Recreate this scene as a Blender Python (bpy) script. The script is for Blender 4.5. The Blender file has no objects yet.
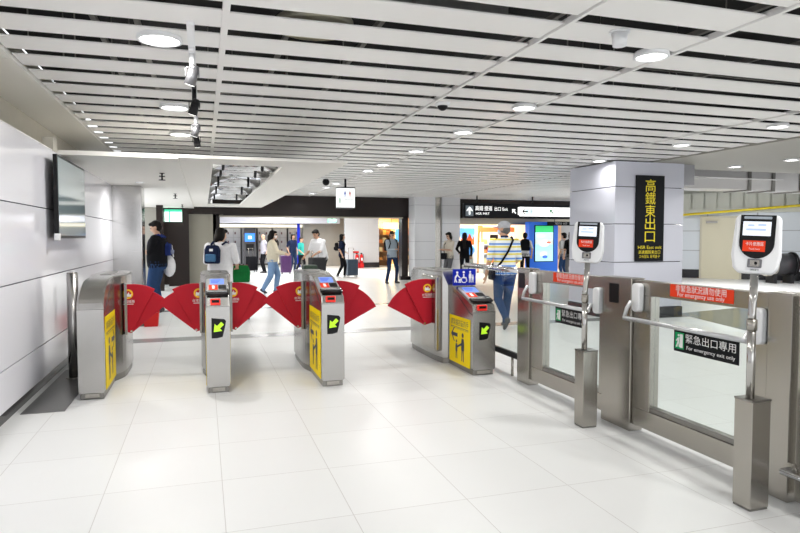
import bpy, math, random
from mathutils import Vector, Matrix, kdtree
random.seed(7)
S = bpy.context.scene
COL = S.collection
PI = math.pi

# ------------------------------------------------------------------ camera
F_PX, PITCH, YAW, EYE = 618.0, .047, .308, 1.5
FWD = Vector((math.sin(YAW)*math.cos(PITCH), math.cos(YAW)*math.cos(PITCH), -math.sin(PITCH)))
RGT = Vector((math.cos(YAW), -math.sin(YAW), 0)); UPV = RGT.cross(FWD)
cd = bpy.data.cameras.new('camera'); cam = bpy.data.objects.new('camera', cd); COL.objects.link(cam)
cam.location = (0, 0, EYE)
cam.rotation_euler = Matrix((RGT, UPV, -FWD)).transposed().to_euler()
cd.sensor_width = 36; cd.lens = F_PX/800*36; cd.clip_end = 200; cd.clip_start = .05
S.camera = cam

def at(x, y, X=None, Y=None, Z=None):
    """the point of the place seen at photo pixel x, y on a plane of constant X, Y or Z"""
    d = FWD + RGT*((x-400)/F_PX) - UPV*((y-266.5)/F_PX)
    t = (Z-EYE)/d.z if Z is not None else (Y/d.y if Y is not None else X/d.x)
    return Vector((0, 0, EYE)) + d*t

# ------------------------------------------------------------------ materials
def lin(h):
    if isinstance(h, str):
        c = [int(h[i:i+2], 16)/255 for i in (1, 3, 5)]
        return tuple((v/12.92 if v <= .04045 else ((v+.055)/1.055)**2.4) for v in c) + (1,)
    return tuple(h) + (1,)
MATS = {}
def mat(name, col, rough=.5, metal=0., emit=None, estr=1., spec=None, coat=0., noise=0., nscale=8.):
    if name in MATS: return MATS[name]
    m = bpy.data.materials.new(name); m.use_nodes = True
    nt = m.node_tree; b = nt.nodes['Principled BSDF']
    b.inputs['Base Color'].default_value = lin(col); b.inputs['Roughness'].default_value = rough
    b.inputs['Metallic'].default_value = metal
    if spec is not None: b.inputs['Specular IOR Level'].default_value = spec
    if coat: b.inputs['Coat Weight'].default_value = coat; b.inputs['Coat Roughness'].default_value = .08
    if emit:
        b.inputs['Emission Color'].default_value = lin(emit); b.inputs['Emission Strength'].default_value = estr*(1.7 if estr < 2 else 1)
    if noise:
        tc = nt.nodes.new('ShaderNodeTexCoord'); n = nt.nodes.new('ShaderNodeTexNoise')
        n.inputs['Scale'].default_value = nscale; n.inputs['Detail'].default_value = 4
        mx = nt.nodes.new('ShaderNodeMix'); mx.data_type = 'RGBA'
        c = lin(col); mx.inputs[6].default_value = tuple(v*(1-noise) for v in c[:3])+(1,)
        mx.inputs[7].default_value = tuple(min(1, v*(1+noise)) for v in c[:3])+(1,)
        nt.links.new(tc.outputs['Object'], n.inputs['Vector']); nt.links.new(n.outputs['Fac'], mx.inputs[0])
        nt.links.new(mx.outputs[2], b.inputs['Base Color'])
    MATS[name] = m
    return m

def steel_mat(name, col, rough, stretch=(30, 30, .6), amount=.018):
    m = mat(name, col, rough, 1.0); nt = m.node_tree; b = nt.nodes['Principled BSDF']
    tc = nt.nodes.new('ShaderNodeTexCoord'); mp = nt.nodes.new('ShaderNodeMapping'); mp.inputs['Scale'].default_value = stretch
    n = nt.nodes.new('ShaderNodeTexNoise'); n.inputs['Scale'].default_value = 4; n.inputs['Detail'].default_value = 6
    mr = nt.nodes.new('ShaderNodeMapRange'); mr.inputs[3].default_value = rough-amount; mr.inputs[4].default_value = rough+amount
    
    L = nt.links.new
    L(tc.outputs['Object'], mp.inputs[0]); L(mp.outputs[0], n.inputs['Vector']); L(n.outputs['Fac'], mr.inputs[0])
    L(mr.outputs[0], b.inputs['Roughness'])
    return m

def grid_mat(name, col, grout, axes, rough, width=.004, mottled=.03, offs=(0, 0), pitch=(1, 1), coat=0.):
    """tiles: grout lines at offs + k*pitch along the two object axes"""
    m = mat(name, col, rough, coat=coat); nt = m.node_tree; b = nt.nodes['Principled BSDF']; L = nt.links.new
    tc = nt.nodes.new('ShaderNodeTexCoord'); sp = nt.nodes.new('ShaderNodeSeparateXYZ'); L(tc.outputs['Object'], sp.inputs[0])
    def mth(op, a, v=None, w=None):
        n = nt.nodes.new('ShaderNodeMath'); n.operation = op
        for i, q in enumerate((a, v, w)):
            if q is None: continue
            if isinstance(q, (int, float)): n.inputs[i].default_value = q
            else: L(q, n.inputs[i])
        return n.outputs[0]
    ds, cells = [], []
    for ax, o, p in zip(axes, offs, pitch):
        u = mth('DIVIDE', mth('SUBTRACT', sp.outputs[ax], o), p)
        fr = mth('FRACT', u); cells.append(mth('FLOOR', u))
        ds.append(mth('MULTIPLY', mth('MINIMUM', fr, mth('SUBTRACT', 1.0, fr)), p))
    d = mth('MINIMUM', *ds)
    line = mth('LESS_THAN', d, width/2)
    cx = nt.nodes.new('ShaderNodeCombineXYZ'); L(cells[0], cx.inputs[0]); L(cells[1], cx.inputs[1])
    wn = nt.nodes.new('ShaderNodeTexWhiteNoise'); L(cx.outputs[0], wn.inputs['Vector'])
    ns = nt.nodes.new('ShaderNodeTexNoise'); ns.inputs['Scale'].default_value = 2.2; ns.inputs['Detail'].default_value = 5; L(tc.outputs['Object'], ns.inputs['Vector'])
    f = mth('ADD', mth('MULTIPLY', wn.outputs['Value'], .5), mth('MULTIPLY', ns.outputs['Fac'], .5))
    c = lin(col); m1 = nt.nodes.new('ShaderNodeMix'); m1.data_type = 'RGBA'; L(f, m1.inputs[0])
    m1.inputs[6].default_value = tuple(v*(1-mottled) for v in c[:3])+(1,); m1.inputs[7].default_value = tuple(min(.95, v*(1+mottled)) for v in c[:3])+(1,)
    m2 = nt.nodes.new('ShaderNodeMix'); m2.data_type = 'RGBA'; L(line, m2.inputs[0]); L(m1.outputs[2], m2.inputs[6]); m2.inputs[7].default_value = lin(grout)
    L(m2.outputs[2], b.inputs['Base Color'])
    return m

def glass_mat(name, tint, gloss=.09):
    m = bpy.data.materials.new(name); m.use_nodes = True; nt = m.node_tree; nt.nodes.clear(); L = nt.links.new
    out = nt.nodes.new('ShaderNodeOutputMaterial'); tr = nt.nodes.new('ShaderNodeBsdfTransparent'); gl = nt.nodes.new('ShaderNodeBsdfGlossy')
    tr.inputs[0].default_value = lin(tint); gl.inputs['Roughness'].default_value = .02
    lw = nt.nodes.new('ShaderNodeLayerWeight'); lw.inputs[0].default_value = .5; mx = nt.nodes.new('ShaderNodeMixShader')
    pw = nt.nodes.new('ShaderNodeMath'); pw.operation = 'POWER'; pw.inputs[1].default_value = 5; L(lw.outputs['Facing'], pw.inputs[0])
    fr = nt.nodes.new('ShaderNodeMath'); fr.operation = 'MULTIPLY_ADD'; fr.inputs[1].default_value = .85; fr.inputs[2].default_value = .035; L(pw.outputs[0], fr.inputs[0])
    L(fr.outputs[0], mx.inputs[0]); L(tr.outputs[0], mx.inputs[1]); L(gl.outputs[0], mx.inputs[2]); L(mx.outputs[0], out.inputs[0])
    MATS[name] = m
    return m

STEEL = steel_mat('brushed_steel', (.40, .38, .345), .26)
GSTEEL = steel_mat('gate_steel', (.43, .42, .405), .25)
POLE = mat('pole_steel', (.50, .49, .47), .18, 1.0)
STEELD = steel_mat('dark_brushed_steel', (.26, .25, .235), .30)
CHROME = mat('chrome', (.72, .72, .73), .10, 1.0)
WSTEEL = steel_mat('column_steel', (.50, .49, .48), .17, (1.2, 1.2, 14), .05)
BLACK = mat('black_plastic', (.008, .008, .009), .3, spec=.2)
DARK = mat('dark_metal', (.02, .02, .022), .45, spec=.2)
WHITE = mat('white_plastic', (.80, .81, .82), .3)
WPAINT = mat('white_paint', (.86, .85, .81), .55)
SLATW = mat('slat_white', (.86, .85, .83), .42)
CREAM = mat('cream_paint', (.62, .58, .47), .5)
RED = mat('flap_red', (.50, .016, .032), .45, spec=.12, noise=.06)
BRED = mat('bright_red', (.62, .02, .02), .45, spec=.2)
ORANGE = mat('orange_red_film', (.82, .055, .018), .45, spec=.1)
YELLOW = mat('poster_yellow', (.88, .66, .005), .5, spec=.1)
NAVY = mat('pictogram_navy', (.02, .025, .06), .5)
SIGNBLK = mat('sign_black', (.007, .008, .010), .4, spec=.12)
WINK = mat('white_ink', (.85, .85, .85), .5)
YINK = mat('yellow_ink', (.92, .75, .01), .5)
GREEN = mat('exit_green', (.01, .33, .11), .45, spec=.1)
LIME = mat('lime_arrow', (.45, .75, .02), .5, emit=(.45, .8, .02), estr=.35)
BLUES = mat('sign_blue', (.008, .02, .38), .4, spec=.12)
SCREENB = mat('lcd_blue', (.02, .06, .35), .3, emit=(.22, .36, .85), estr=.75)
SCREENW = mat('lcd_white', (.1, .1, .1), .3, emit=(.85, .89, .98), estr=.95)
GLASS = glass_mat('clear_glass', (.93, .96, .95))
BASEB = mat('black_granite', (.015, .015, .018), .18)
BROWN = mat('dark_brown_panel', (.022, .015, .013), .22, spec=.25)
FLOORM = grid_mat('floor_tile', (.725, .735, .73), (.50, .49, .475), (0, 1), .34, .0045, .035, (.09, 3.2), (.665, .71))

# ------------------------------------------------------------------ mesh builder
class MB:
    def __init__(s): s.v = []; s.f = []; s.m = []; s.sm = []
    def add(s, vs, fs, mi=0, smooth=False):
        o = len(s.v); s.v += [tuple(v) for v in vs]
        s.f += [tuple(i+o for i in f) for f in fs]; s.m += [mi]*len(fs); s.sm += [smooth]*len(fs); return s
    def box(s, a, b, mi=0, M=None):
        x0, y0, z0 = a; x1, y1, z1 = b
        vs = [Vector(p) for p in ((x0,y0,z0),(x1,y0,z0),(x1,y1,z0),(x0,y1,z0),(x0,y0,z1),(x1,y0,z1),(x1,y1,z1),(x0,y1,z1))]
        if M: vs = [M @ v for v in vs]
        return s.add(vs, [(3,2,1,0),(4,5,6,7),(0,1,5,4),(1,2,6,5),(2,3,7,6),(3,0,4,7)], mi)
    def prism(s, pts, M, d0=0., d1=.002, mi=0):
        """outline in the u,v plane of frame M, from depth d0 to d1 along its normal"""
        n = len(pts)
        vs = [M @ Vector((p[0], p[1], d0)) for p in pts] + [M @ Vector((p[0], p[1], d1)) for p in pts]
        fs = [tuple(range(n-1, -1, -1)), tuple(range(n, 2*n))] + [(i, (i+1) % n, n+(i+1) % n, n+i) for i in range(n)]
        return s.add(vs, fs, mi)
    def rings(s, rs, mi=0, smooth=True, cap=True):
        n = len(rs[0]); vs = [v for r in rs for v in r]; fs = []
        for k in range(len(rs)-1):
            for i in range(n):
                j = (i+1) % n; fs.append((k*n+i, k*n+j, (k+1)*n+j, (k+1)*n+i))
        s.add(vs, fs, mi, smooth)
        if cap:
            o = len(s.v)-len(vs)
            s.f += [tuple(o+i for i in range(n-1, -1, -1)), tuple(o+(len(rs)-1)*n+i for i in range(n))]; s.m += [mi, mi]; s.sm += [False, False]
        return s
    def cyl(s, p0, p1, r, r1=None, n=16, mi=0, cap=True):
        p0, p1 = Vector(p0), Vector(p1); r1 = r if r1 is None else r1
        q = (p1-p0).to_track_quat('Z', 'Y'); rs = []
        for p, rr in ((p0, r), (p1, r1)):
            rs.append([p + q @ Vector((rr*math.cos(2*PI*i/n), rr*math.sin(2*PI*i/n), 0)) for i in range(n)])
        return s.rings(rs, mi, True, cap)
    def tube(s, path, r, n=12, mi=0):
        path = [Vector(p) for p in path]; rs = []
        for k, p in enumerate(path):
            d = (path[min(k+1, len(path)-1)]-path[max(k-1, 0)]).normalized(); q = d.to_track_quat('Z', 'Y')
            rr = r[k] if isinstance(r, (list, tuple)) else r
            rs.append([p + q @ Vector((rr*math.cos(2*PI*i/n), rr*math.sin(2*PI*i/n), 0)) for i in range(n)])
        # keep neighbouring rings aligned
        for k in range(1, len(rs)):
            best = min(range(n), key=lambda o: sum((rs[k][(i+o) % n]-rs[k-1][i]-(path[k]-path[k-1])).length for i in range(0, n, 3)))
            rs[k] = [rs[k][(i+best) % n] for i in range(n)]
        return s.rings(rs, mi)
    def ell(s, c, r, nu=14, nv=9, mi=0, M=None, hemi=None):
        c = Vector(c); vs = []; fs = []
        for j in range(nv+1):
            t = PI*j/nv
            for i in range(nu):
                a = 2*PI*i/nu; p = Vector((r[0]*math.sin(t)*math.cos(a), r[1]*math.sin(t)*math.sin(a), r[2]*math.cos(t)))
                if M: p = M @ p
                vs.append(c+p)
        for j in range(nv):
            for i in range(nu):
                k = (i+1) % nu; fs.append((j*nu+i, (j+1)*nu+i, (j+1)*nu+k, j*nu+k))
        return s.add(vs, fs, mi, True)
    def capsule(s, p0, r0, p1, r1, mi=0, n=12):
        p0, p1 = Vector(p0), Vector(p1); d = p1-p0
        if d.length < 1e-6: return s.ell(p0, (r0, r0, r0), mi=mi)
        q = d.to_track_quat('Z', 'Y'); L = d.length; rs = []
        prof = [(-math.sin(t)*r0, math.cos(t)*r0) for t in (1.45, 1.0, .5)] + [(0, r0), (L*.33, r0*.67+r1*.33), (L*.67, r0*.33+r1*.67), (L, r1)] + [(L+math.sin(t)*r1, math.cos(t)*r1) for t in (.5, 1.0, 1.45)]
        for z, rr in prof: rs.append([p0 + q @ Vector((rr*math.cos(2*PI*i/n), rr*math.sin(2*PI*i/n), z)) for i in range(n)])
        return s.rings(rs, mi)
    def mesh(s, name):
        me = bpy.data.meshes.new(name); me.from_pydata(s.v, [], s.f)
        me.polygons.foreach_set('material_index', s.m); me.polygons.foreach_set('use_smooth', s.sm); me.update(); return me
    def build(s, name, ms, parent=None, bevel=0., loc=None):
        me = s.mesh(name)
        for m in (ms if isinstance(ms, (list, tuple)) else [ms]): me.materials.append(m)
        o = bpy.data.objects.new(name, me); COL.objects.link(o)
        if parent: o.parent = parent
        if loc: o.location = loc
        if bevel:
            b = o.modifiers.new('bevel', 'BEVEL'); b.width = bevel; b.segments = 2; b.limit_method = 'ANGLE'; b.angle_limit = .7
        return o

def frame(o, u, v):
    o, u, v = Vector(o), Vector(u).normalized(), Vector(v).normalized(); n = u.cross(v)
    return Matrix(((u.x, v.x, n.x, o.x), (u.y, v.y, n.y, o.y), (u.z, v.z, n.z, o.z), (0, 0, 0, 1)))
def rect(x0, y0, x1, y1): return [(x0, y0), (x1, y0), (x1, y1), (x0, y1)]
def rrect(x0, y0, x1, y1, r, n=5):
    out = []
    for cx, cy, a in ((x1-r, y0+r, -PI/2), (x1-r, y1-r, 0), (x0+r, y1-r, PI/2), (x0+r, y0+r, PI)):
        out += [(cx+r*math.cos(a+PI/2*i/n), cy+r*math.sin(a+PI/2*i/n)) for i in range(n+1)]
    return out
def circ(cx, cy, r, n=20, ry=None, a0=0, a1=2*PI):
    full = abs(a1-a0-2*PI) < 1e-6
    return [(cx+r*math.cos(a0+(a1-a0)*i/(n if full else n-1)), cy+(ry or r)*math.sin(a0+(a1-a0)*i/(n if full else n-1))) for i in range(n)]

def tag(o, label=None, cat=None, group=None, kind=None):
    if label: o['label'] = label
    if cat: o['category'] = cat
    if group: o['group'] = group
    if kind: o['kind'] = kind
    return o
def thing(name, label, cat, loc=(0, 0, 0), rz=0., group=None):
    o = bpy.data.objects.new(name, None); COL.objects.link(o); o.empty_display_size = .1
    o.location = loc; o.rotation_euler = (0, 0, rz); return tag(o, label, cat, group)
def struct(name, mb, ms, parent=None, bevel=0.):
    return tag(mb.build(name, ms, parent, bevel), kind='structure')

_txt = {}
def text_into(mb, body, size, M, mi=0, align='CENTER', width=None, depth=.0006):
    """lettering as flat raised characters in frame M (u right, v up), centred on its origin"""
    k = (body, align)
    if k not in _txt:
        c = bpy.data.curves.new('lettering', 'FONT'); c.body = body; c.align_x = align; c.align_y = 'CENTER'; c.resolution_u = 3
        o = bpy.data.objects.new('lettering', c); COL.objects.link(o)
        dg = bpy.context.evaluated_depsgraph_get(); me = bpy.data.meshes.new_from_object(o.evaluated_get(dg))
        _txt[k] = ([v.co.copy() for v in me.vertices], [tuple(p.vertices) for p in me.polygons])
        bpy.data.objects.remove(o); bpy.data.curves.remove(c); bpy.data.meshes.remove(me)
    vs, fs = _txt[k]
    if not vs: return mb
    sx = size
    if width:
        w = max(v.x for v in vs)-min(v.x for v in vs); sx = width/w
    return mb.add([M @ Vector((v.x*sx, v.y*size, depth)) for v in vs], fs, mi)

# ------------------------------------------------------------------ the setting
b = MB(); b.box((-1.9, -5, -.1), (24, 42, 0)); struct('floor', b, FLOORM)
STRIPE = mat('floor_stripe_grey', (.30, .30, .30), .25, noise=.08)
b = MB(); b.box((-1.1, 9.45, 0), (9.0, 9.8, .002)); struct('trim_1', b, STRIPE)
b = MB(); b.box((-1.4, 13.25, 0), (7.0, 13.5, .002)); struct('trim_2', b, STRIPE)
b = MB(); b.box((-1.5, 5.9, 0), (-1.16, 7.75, .004)); struct('trim_3', b, mat('grey_floor_plate', (.20, .20, .20), .3, .4))
b = MB(); b.prism([tuple(p) for p in ((8.3, 7.7), (9.6, 6.9), (13.5, 9.2), (11.2, 10.4), (8.9, 9.9))], Matrix.Identity(4), 0, .003)
struct('trim_4', b, mat('dark_floor_granite', (.10, .105, .09), .12, noise=.25))

# left wall: lavender-white glossy metal panels, open joints, recessed black base
WALLP = mat('wall_panel_lavender', (.86, .86, .92), .16, coat=.4)
b = MB(); zs = [.13, .458, 1.116, 1.79, 2.42]
for z0, z1 in zip(zs, zs[1:]): b.box((-1.56, -5, z0+.005), (-1.5, 11.72, z1-.005))
struct('wall_left', b, WALLP)
b = MB(); b.box((-1.9, -5, 0), (-1.56, 11.72, 2.42)); struct('trim_5', b, mat('wall_backing', (.02, .02, .025), .6))
b = MB(); b.box((-1.585, -5, 0), (-1.555, 11.72, .13)); struct('baseboard_left', b, BASEB)
b = MB(); b.box((-1.98, -5, 0), (-1.9, 11.9, 3.6)); b.box((-1.6, 7.40, 2.42), (-1.5, 7.58, 2.56))
struct('trim_6', b, mat('concrete_beige', (.58, .55, .48), .7, noise=.06))
b = MB(); b.box((-1.9, -5, 2.9), (-1.40, 2.2, 2.94)); b.box((-1.9, 2.21, 2.9), (-1.40, 5.6, 2.94)); b.box((-1.9, 5.61, 2.9), (-1.40, 12, 2.94)); b.box((-1.41, -5, 2.87), (-1.38, 12, 2.915))
struct('trim_7', b, WPAINT)

b = MB(); b.box((-1.9, -5, 2.415), (-1.51, 7.4, 2.43)); struct('bounce_ledge', b, WPAINT)  # white ledge on the wall top, added unseen to bounce light upward
# slatted ceiling
SX = [-1.39, .155, 2.29, 3.43, 6.35, 7.9]
def slat_gaps(): return [3.96+.473*k for k in range(-18, 40)]
b = MB(); gp = slat_gaps()
for g0, g1 in zip(gp, gp[1:]):
    for i, (x0, x1) in enumerate(zip(SX, SX[1:])):
        sh = (.0, .03, .0, -.05, .02)[i]
        b.box((x0+.02, g0+.075+sh, 2.9), (x1-.02, g1-.075+sh, 2.910))
for k in range(16, 38):
    y = 3.96+.473*k; b.box((7.95, y+.068, 2.9), (13.5, y+.473-.068, 2.91))
struct('ceiling', b, SLATW)
b = MB()
for x, w in zip(SX[1:-1], (.022, .012, .014, .01)): b.box((x-w, gp[0], 2.885), (x+w, gp[-1], 2.93))
struct('ceiling_rails', b, SLATW)
b = MB(); b.box((-1.9, -5, 3.62), (24, 42, 3.7)); b.box((-1.9, -5.1, 2.9), (7.95, -5, 3.7)); b.box((7.9, -5, 2.95), (7.95, 21.2, 3.65)); struct('ceiling_deck', b, mat('plenum_black', (.02, .02, .02), .9))  # end and side skirts are added to keep world light out of the plenum
b = MB(); b.box((7.92, -5, 2.88), (15.5, 10.2, 2.95)); struct('ceiling_panel', b, mat('ceiling_beige', (.42, .405, .36), .5))
# plenum services seen through the gaps
DUCT = mat('galvanised_duct', (.38, .38, .37), .45, .6); PIPE = mat('plenum_pipe', (.25, .24, .22), .6)
b = MB()
for x in (-.9, -.55, .75, 1.5, 2.9, 4.4, 5.6): b.box((x, -2, 3.38), (x+.045, 20, 3.43))
for y in (1.4, 2.6, 3.2, 4.0, 5.1, 6.2, 7.4, 9): b.cyl((-1.8, y, 3.5), (7.8, y, 3.5), .012, n=6)
for i in range(60):
    x = random.uniform(-1.3, 7.7); y = random.uniform(1.5, 11); b.cyl((x, y, 2.95), (x, y, 3.6), .006, n=5)
struct('ceiling_hangers', b, PIPE)
for i, (x0, x1, y, z, lab) in enumerate(((.1, 2.2, 4.35, 3.12, 'square grey air duct above the slats near the round white cover'), (-.8, .05, 3.05, 3.1, 'short grey air duct above the slats over the left gates'))):
    t = thing('air_duct', lab, 'duct', ((x0+x1)/2, y, z))
    MB().box((-(x1-x0)/2, -.11, 0), ((x1-x0)/2, .11, .2)).build('duct_body', DUCT, t)
    for k in (-.3, .3): q = MB(); q.box((k-.012, -.125, -.012), (k+.012, .125, .215)); q.box((k-.01, -.01, .2), (k+.01, .01, .5)); q.build('flange', PIPE, t)
t = thing('air_duct', 'corrugated flexible duct glimpsed above the slats at upper right', 'duct', (3.6, 3.1, 3.25))
q = MB(); q.tube([(-.3+.025*k, 0, .02*math.sin(k*.5)) for k in range(34)], [.11+.012*(k % 2) for k in range(34)], 14); q.build('duct_body', DUCT, t)
for x in (-.1, .3): MB().cyl((x, 0, .1), (x, 0, .37), .008, n=6).build('hanger', PIPE, t)
for k in range(3):
    t = tag(MB().cyl((-1.5, 0, 0), (2.4, 0, 0), .03, n=8).build('sprinkler_pipe', mat('pipe_red', (.35, .03, .03), .5), None, 0, (4.2 if k == 0 else 1.2+k*1.6, 3.2+k*1.03, 3.3)), ('red pipe above the slats at the top right', 'red pipe above the slats beyond the first joint', 'red pipe above the slats over the wide gate')[k], 'pipe')

# dropped soffit with a maintenance opening
SZ = 2.42; b = MB()
def sof(x0, y0, x1, y1, z0=SZ): b.box((x0, y0, z0), (x1, y1, 2.455))
ox0, ox1, oy0, oy1 = .13, 1.0, 8.2, 18.3
sof(-.26, 7.6, ox0, 19.6); sof(ox1, 7.6, 1.73, 19.6); sof(ox0, 7.6, ox1, oy0); sof(ox0, oy1, ox1, 19.6)
sof(-1.9, 7.6, -.262, 21.0, 2.405)
struct('soffit', b, mat('soffit_white', (.90, .88, .83), .5))
for i, (y, zc, rd) in enumerate(((9.3, 2.56, .09), (10.6, 2.65, .15), (12.3, 2.64, .17), (14.4, 2.64, .17), (16.6, 2.64, .17))):
    t = thing('air_duct', ('nearest', 'second', 'third', 'fourth', 'farthest')[i]+' shiny round duct inside the open soffit hatch', 'duct', (.56, y, zc))
    MB().cyl((-.5, 0, 0), (.5, 0, 0), rd, n=24).build('duct_body', mat('shiny_duct', (.75, .76, .78), .18, 1.0), t)
    for x in (-.28, .28): q = MB(); q.cyl((x-.015, 0, 0), (x+.015, 0, 0), rd+.01, n=24); q.build('clamp', DARK, t)

# steel-clad column at the end of the left wall, passage beyond
b = MB(); b.box((-1.9, 11.72, 0), (-1.02, 12.3, 2.405)); struct('wall_column_left', b, WSTEEL, None, .012)
b = MB(); b.box((-1.9, 19.9, 0), (-1.2, 20.0, 2.4)); struct('wall_passage', b, mat('passage_grey', (.33, .32, .28), .5))
b = MB(); b.box((-1.24, 18.5, 0), (-1.06, 18.7, 2.4)); b.box((-1.02, 20.2, 0), (-.42, 20.4, 2.4)); b.box((-1.3, 20.4, 2.23), (.62, 20.9, 2.41)); struct('trim_8', b, BROWN)
b = MB(); b.box((-.42, 20.5, 0), (.22, 20.65, 2.25)); b.box((.22, 20.45, 0), (.3, 20.7, 2.25)); struct('wall_far_left', b, mat('door_taupe', (.34, .32, .26), .45))
b = MB(); b.box((-1.2, 20.9, 0), (.4, 21.0, 2.6)); struct('wall_far_dark', b, BROWN)

# dark portal across the hall
b = MB(); b.box((.3, 20.9, 2.2), (16, 21.3, 2.9)); b.box((.26, 20.9, 0), (.52, 21.3, 2.25)); b.box((6.72, 20.9, 0), (6.95, 21.3, 2.25)); b.box((6.6, 20.7, 0), (7.05, 20.9, .12))
struct('wall_portal', b, BROWN)
b = MB(); b.box((.5, 20.86, 2.17), (6.75, 21.2, 2.21)); b.box((8.3, 20.86, 1.98), (16, 21.34, 2.2)); struct('trim_9', b, mat('bronze_strip', (.34, .31, .25), .3, .8))
# tiled pair of columns right of the portal
COLT = grid_mat('column_tile', (.86, .87, .90), (.5, .51, .55), (0, 2), .14, .012, .02, (0, .1), (50, .63))
for i, (x0, x1) in enumerate(((6.96, 7.72), (7.98, 8.65))):
    b = MB(); b.box((x0, 20.2, .12), (x1, 20.85, 2.9)); struct('wall_pier_'+str(i+1), b, COLT)
b = MB(); b.box((7.72, 20.3, 0), (7.98, 20.8, 2.9)); struct('trim_10', b, STEEL)
b = MB(); b.box((6.955, 20.19, 0), (8.66, 20.85, .12)); struct('baseboard_pier', b, BASEB)
# far hall behind the portal
HALLW = grid_mat('hall_wall', (.58, .59, .62), (.55, .56, .58), (0, 2), .25, .02, .01, (6.2, .3), (.85, .95))
hx0, hx1 = at(345, 250, Y=30).x, at(379, 250, Y=30).x
b = MB(); b.box((hx0, 30, .25), (hx1, 30.2, 3.4)); struct('wall_hall', b, HALLW)
b = MB(); b.box((hx0, 29.95, 0), (hx1, 30.2, .25)); struct('baseboard_hall', b, BASEB)
b = MB(); b.box((-1.9, 36.2, 0), (24, 36.4, 3.6)); struct('wall_back', b, mat('back_grey', (.40, .39, .38), .6))
b = MB(); b.box((.2, 30.8, 2.2), (6.6, 31.6, 2.8)); struct('trim_11', b, mat('bulkhead_white', (.52, .52, .58), .5))
b = MB(); b.box((at(303, 250, Y=32).x, 31.9, 0), (at(346, 250, Y=32).x, 32.3, 2.9)); struct('wall_clad_pier', b, mat('pier_beige', (.30, .28, .25), .2, noise=.15, nscale=2))
b = MB(); b.box((.3, 21.3, 2.86), (16, 30.5, 2.92)); struct('ceiling_hall', b, WPAINT)

# big tiled column carrying the exit sign
PIL = mat('pillar_panel', (.60, .61, .69), .13, coat=.4)
b = MB(); zs = [.20, 1.048, 1.746, 2.42, 2.885]
for z0, z1 in zip(zs, zs[1:]):
    o = [(7.10, 9.5), (8.62, 9.5), (8.62, 10.95), (7.10, 10.95)]
    b.prism(o, Matrix.Translation((0, 0, 0)), z0+.006, z1-.006)
struct('wall_pillar', b, PIL, None, .006)
b = MB(); b.box((7.13, 9.53, 0), (8.59, 10.92, 2.885)); b.box((7.09, 9.49, 0), (8.63, 10.96, .2)); struct('baseboard_pillar', b, BASEB)
b = MB(); b.box((8.64, 9.6, 2.5), (8.95, 10.6, 2.88)); struct('trim_12', b, mat('beam_grey', (.33, .33, .35), .5))

# far right: slanting tiled wall with corrugated band, door and black base
W0, W1 = Vector((14.6, 21.3, 0)), Vector((23.0, 12.6, 0))
wu = (W1-W0).normalized(); FW = frame(W0, wu, (0, 0, 1)); WL = (W1-W0).length
b = MB(); b.prism(rect(0, .32, WL, 2.45), FW, -.1, 0)
RW = grid_mat('right_wall_tile', (.62, .66, .70), (.38, .40, .42), (0, 2), .25, .03, .03, (0, .3), (1.1, .72)); struct('wall_right', b, RW)
b = MB(); b.prism(rect(0, 0, WL, .32), FW, -.1, .02); struct('baseboard_right', b, BASEB)
b = MB(); n = int(WL/.42)
for i in range(n): b.prism(rect(i*.42+.03, 2.55, i*.42+.39, 3.12), FW, -.1, .08)
b.prism(rect(0, 2.45, WL, 3.62), FW, -.14, -.02); b.prism(rect(0, 2.38, WL, 2.55), FW, -.1, .14)
struct('trim_13', b, mat('corrugated_sage', (.58, .59, .52), .5))
b = MB()
du = (at(720, 270, Z=.0)-W0).dot(wu)
def wall_u(px):
    d = at(px, 237, Y=10)-Vector((0, 0, EYE)); nn = FW.to_3x3() @ Vector((0, 0, 1)); t = nn.dot(W0)/nn.dot(d); return (d*t-W0).dot(wu)
d0, d1 = wall_u(702), wall_u(740)
b.prism(rect(d0, 0, d1, 2.2), FW, 0, .05); o = struct('door_1', b, mat('door_cream', (.60, .56, .42), .4))
q = MB(); q.prism([(d0-.07, 0), (d0, 0), (d0, 2.2), (d1, 2.2), (d1, 0), (d1+.07, 0), (d1+.07, 2.27), (d0-.07, 2.27)], FW, 0, .07); q.build('door_frame', mat('door_frame_cream', (.50, .47, .37), .4), o)
q = MB(); q.prism(circ(d1-.18, 1.05, .05), FW, .05, .11); q.build('door_knob', STEEL, o)
q = MB(); q.prism(rect(d0+.12, 2.02, d0+.5, 2.1), FW, .05, .11); q.build('door_closer', STEELD, o)
t = thing('air_duct', 'big silver rectangular duct under the ceiling right of the tiled pillar', 'duct', (9.85, 11.8, 2.66))
q = MB(); q.box((0, 0, 0), (8, .7, .62)); q.build('duct_body', mat('duct_panel', (.62, .60, .58), .3, .25), t)
for x in (2.75, 3.5, 4.4): MB().box((x, -.03, -.03), (x+.09, .73, .65)).build('flange', PIPE, t)
for x in (.3, 3.8, 7.2): MB().box((x, .3, .60), (x+.03, .33, .96)).build('drop_rod', PIPE, t)
u0, u1 = wall_u(681), wall_u(815)
q = MB(); q.cyl(FW @ Vector((u0, 2.32, .35)), FW @ Vector((u1, 2.62, .35)), .045, n=10); q.cyl(FW @ Vector((u0+.2, 2.33, 0)), FW @ Vector((u0+.2, 2.33, .35)), .015, n=6); q.cyl(FW @ Vector((u1-.3, 2.61, 0)), FW @ Vector((u1-.3, 2.61, .35)), .015, n=6)
tag(q.build('yellow_pipe', mat('pipe_yellow', (.85, .68, .03), .4)), 'thin yellow pipe along the far right tiled wall', 'pipe')

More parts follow.
